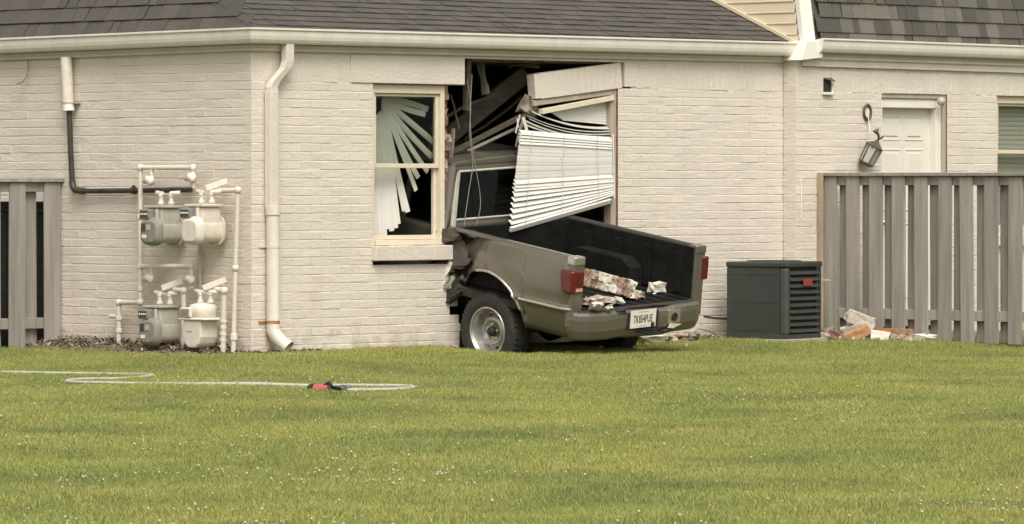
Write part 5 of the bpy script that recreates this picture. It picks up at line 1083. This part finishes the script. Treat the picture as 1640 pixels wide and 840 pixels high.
rgb = N.new('ShaderNodeRGB'); rgb.outputs[0].default_value = (0.58, 0.46, 0.21, 1)
cc = mixc(1.0, mixc(straw, c1, rgb.outputs[0]), c2, 'MULTIPLY'); Lk.new(cc, p.inputs['Base Color'])
tr = N.new('ShaderNodeBsdfTranslucent'); Lk.new(cc, tr.inputs[0]); mxs = N.new('ShaderNodeMixShader'); mxs.inputs[0].default_value = 0.38
Lk.new(p.outputs[0], mxs.inputs[1]); Lk.new(tr.outputs[0], mxs.inputs[2]); Lk.new(mxs.outputs[0], N['Material Output'].inputs[0])
clumps = bpy.data.collections.new('grass_clumps')
for k in range(7):
    v = []; f = []; tv = []
    rr = np.random.default_rng(100+k)
    for i in range(84):
        r = 0.075*math.sqrt(rr.random()); a = rr.random()*6.283; bx_, by_ = r*math.cos(a), r*math.sin(a); h = rr.uniform(0.016, 0.042)*(1.25 if k == 6 else 1); wdt = rr.uniform(0.0009, 0.0020)*(1.3 if k == 5 else 1)
        da = rr.random()*6.283; ln = h*rr.uniform(0.1, 0.9); cx, cy = math.cos(da), math.sin(da); sx, sy = -cy*wdt, cx*wdt; n0 = len(v); t0 = rr.random()
        for j, (t, wf) in enumerate(((0, 1), (0.5, 0.85), (1, 0))):
            ox, oy, oz = bx_+cx*ln*t*t, by_+cy*ln*t*t, h*t*(1-0.12*t)
            if j < 2: v += [(ox+sx*wf, oy+sy*wf, oz), (ox-sx*wf, oy-sy*wf, oz)]; tv += [t0, t0]
            else: v += [(ox, oy, oz)]; tv += [t0]
        f += [(n0, n0+1, n0+3, n0+2), (n0+2, n0+3, n0+4)]
    me_ = bpy.data.meshes.new('grass_clump'); me_.from_pydata(v, [], f); me_.materials.append(GRASS)
    ta = me_.attributes.new('tint', 'FLOAT', 'POINT'); ta.data.foreach_set('value', tv)
    clumps.objects.link(bpy.data.objects.new('grass_clump', me_))
# points over the part of the lawn the photograph (or a step aside) can see
def lawn_pts(n, near=17.5, far=47.0):
    out = []
    while len(out) < n:
        m_ = 40000; D = np.sqrt(rng.uniform(near**2, far**2, m_)); X = rng.uniform(-1, 1, m_)*(D*0.118+0.5)
        keep = rng.random(m_) < np.clip(1.15-(D-near)/(far-near)*0.25, 0, 1)
        wx = CAM.x+RV.x*X+FV.x*D; wy = CAM.y+RV.y*X+FV.y*D
        keep &= ((wx < -0.02) & (wy > -0.03)) | (wy < -0.03)
        keep &= ~((wy > YR-0.03) & (wx > 6.6))
        keep &= ~((wx > -0.58-0.14*np.sin(wy*3.1)*np.sin(wy*1.3)) & (wy > -0.05) & (rng.random(m_) > 0.06))                 # dirt bed
        keep &= ~((wx > -0.4) & (wx < 0.95) & (wy > -0.10-0.05*np.sin(wx*9)) & (rng.random(m_) > 0.25))
        keep &= ~((wx > 2.18) & (wx < 2.56) & (wy > -0.72) & (wy < -0.02)) & ~((wx > 3.66) & (wx < 4.04) & (wy > -0.72) & (wy < 0))
        keep &= ~((wx > 2.3) & (wx < 4.1) & (wy > -1.2) & (rng.random(m_) > 0.35))                                             # scraped bare under the truck
        keep &= ~((wx > acp.x-0.05) & (wx < acp.x+0.75) & (wy > acp.y-0.06) & (wy < acp.y+0.9))
        for a, c in zip(wx[keep], wy[keep]):
            if mnoise.noise(Vector((a*1.3, c*1.3, 4)))+0.5*mnoise.noise(Vector((a*4, c*4, 8))) > 0.42 and random.random() < 0.55: continue
            out.append((a, c))
    return np.array(out[:n])
def scatter(name, pts, coll, mats_scale, mat_tilt, label=None):
    me_ = bpy.data.meshes.new(name); z = np.array([gh(a, c) for a, c in pts]); co = np.column_stack([pts, z])
    me_.from_pydata(co.tolist(), [], [])
    r = me_.attributes.new('rot', 'FLOAT_VECTOR', 'POINT'); n = len(pts)
    r.data.foreach_set('vector', np.column_stack([rng.normal(0, mat_tilt, n), rng.normal(0, mat_tilt, n), rng.random(n)*6.283]).ravel())
    s = me_.attributes.new('scl', 'FLOAT', 'POINT'); s.data.foreach_set('value', mats_scale(pts))
    o = bpy.data.objects.new(name, me_); sc.collection.objects.link(o)
    ng = bpy.data.node_groups.new(name, 'GeometryNodeTree'); ng.interface.new_socket('Geometry', in_out='INPUT', socket_type='NodeSocketGeometry'); ng.interface.new_socket('Geometry', in_out='OUTPUT', socket_type='NodeSocketGeometry')
    A = ng.nodes; K = ng.links; gi = A.new('NodeGroupInput'); go = A.new('NodeGroupOutput'); ci = A.new('GeometryNodeCollectionInfo'); ci.inputs['Collection'].default_value = coll; ci.inputs['Separate Children'].default_value = True; ci.inputs['Reset Children'].default_value = True
    ip = A.new('GeometryNodeInstanceOnPoints'); ip.inputs['Pick Instance'].default_value = True
    na = A.new('GeometryNodeInputNamedAttribute'); na.data_type = 'FLOAT_VECTOR'; na.inputs[0].default_value = 'rot'
    nb = A.new('GeometryNodeInputNamedAttribute'); nb.data_type = 'FLOAT'; nb.inputs[0].default_value = 'scl'
    K.new(gi.outputs[0], ip.inputs['Points']); K.new(ci.outputs[0], ip.inputs['Instance']); K.new(na.outputs['Attribute'], ip.inputs['Rotation']); K.new(nb.outputs['Attribute'], ip.inputs['Scale']); K.new(ip.outputs[0], go.inputs[0])
    o.modifiers.new('scatter', 'NODES').node_group = ng
    return tag(o, label, None, kind='stuff')
def gscale(pts):
    return np.array([0.85+0.35*mnoise.noise(Vector((a*0.8, c*0.8, 5)))+0.25*random.random() + (0.35 if -0.25 < c < 0 and a > 0.9 else 0) for a, c in pts])
GPTS = lawn_pts(78000)
tag(scatter('grass', GPTS, clumps, gscale, 0.10), 'mown yellow green lawn grass in front of the house', 'grass')
# white clover heads
clv = bpy.data.collections.new('clover_heads'); CLW = mat('clover_white', (0.44, 0.44, 0.29), 0.8, var=0.1, vscale=80)
for k in range(3):
    b = MB(); b.tube([(0, 0, 0), (0.004*k, 0, 0.05)], 0.0012, 4); r = 0.0045+0.0012*k; b.lathe([(0, -r), (r*.8, -r*.6), (r, 0), (r*.75, r*.7), (0, r)], (0.004*k, 0, 0.056), n=7, m=1)
    clv.objects.link(bpy.data.objects.new('clover_head', b.mesh('clover_head', [GRASS, CLW])))
cp = []
while len(cp) < 1100:
    D = math.sqrt(random.uniform(17.5**2, 38**2)); X = random.uniform(-1, 1)*(D*0.115+0.3); q = CAM+RV*X+FV*D
    n = mnoise.noise(Vector((q.x*0.45, q.y*0.45, 9)))+0.6*mnoise.noise(Vector((q.x*1.5, q.y*1.5, 3)))
    if random.random() < (sstep(0.0, 0.55, n)*(1-sstep(20.5, 28, D)*0.80)+0.03): cp.append((q.x, q.y))
tag(scatter('clover', np.array(cp), clv, lambda P: rng.uniform(0.8, 1.25, len(P)), 0.15), 'scattered white clover heads in the lawn', 'clover')
# leaf litter on the dirt bed
b = MB()
for k in range(2200):
    y = random.uniform(0.0, 4.2); x = -abs(random.gauss(0, 0.26))-0.01
    if x < -0.66: continue
    lz = 0.095*(1+x/0.62)**1.5*sstep(-0.1, 0.5, y) if x > -0.62 else 0.0
    if random.random() < 0.15: x, y = random.uniform(-0.15, 0.7), -abs(random.gauss(0, 0.06))-0.01
    s = random.uniform(0.008, 0.021); e = Euler((random.uniform(-.9, .9), random.uniform(-.9, .9), random.uniform(0, 6.28))).to_matrix(); c = Vector((x, y, (lz if y > 0 else 0.01)+random.uniform(0.005, 0.03)))
    b.add([c+e @ Vector(q)*s for q in ((-1, -.45, 0), (1, -.3, .1), (.9, .4, 0), (-.8, .5, .15))], [(0, 1, 2, 3)], random.choice((0, 0, 0, 0, 1)))
tag(b.build('leaf_litter', [MULCH, POSTT], recalc=False), 'dry leaves and mulch on the dirt below the meters', 'mulch', kind='stuff')
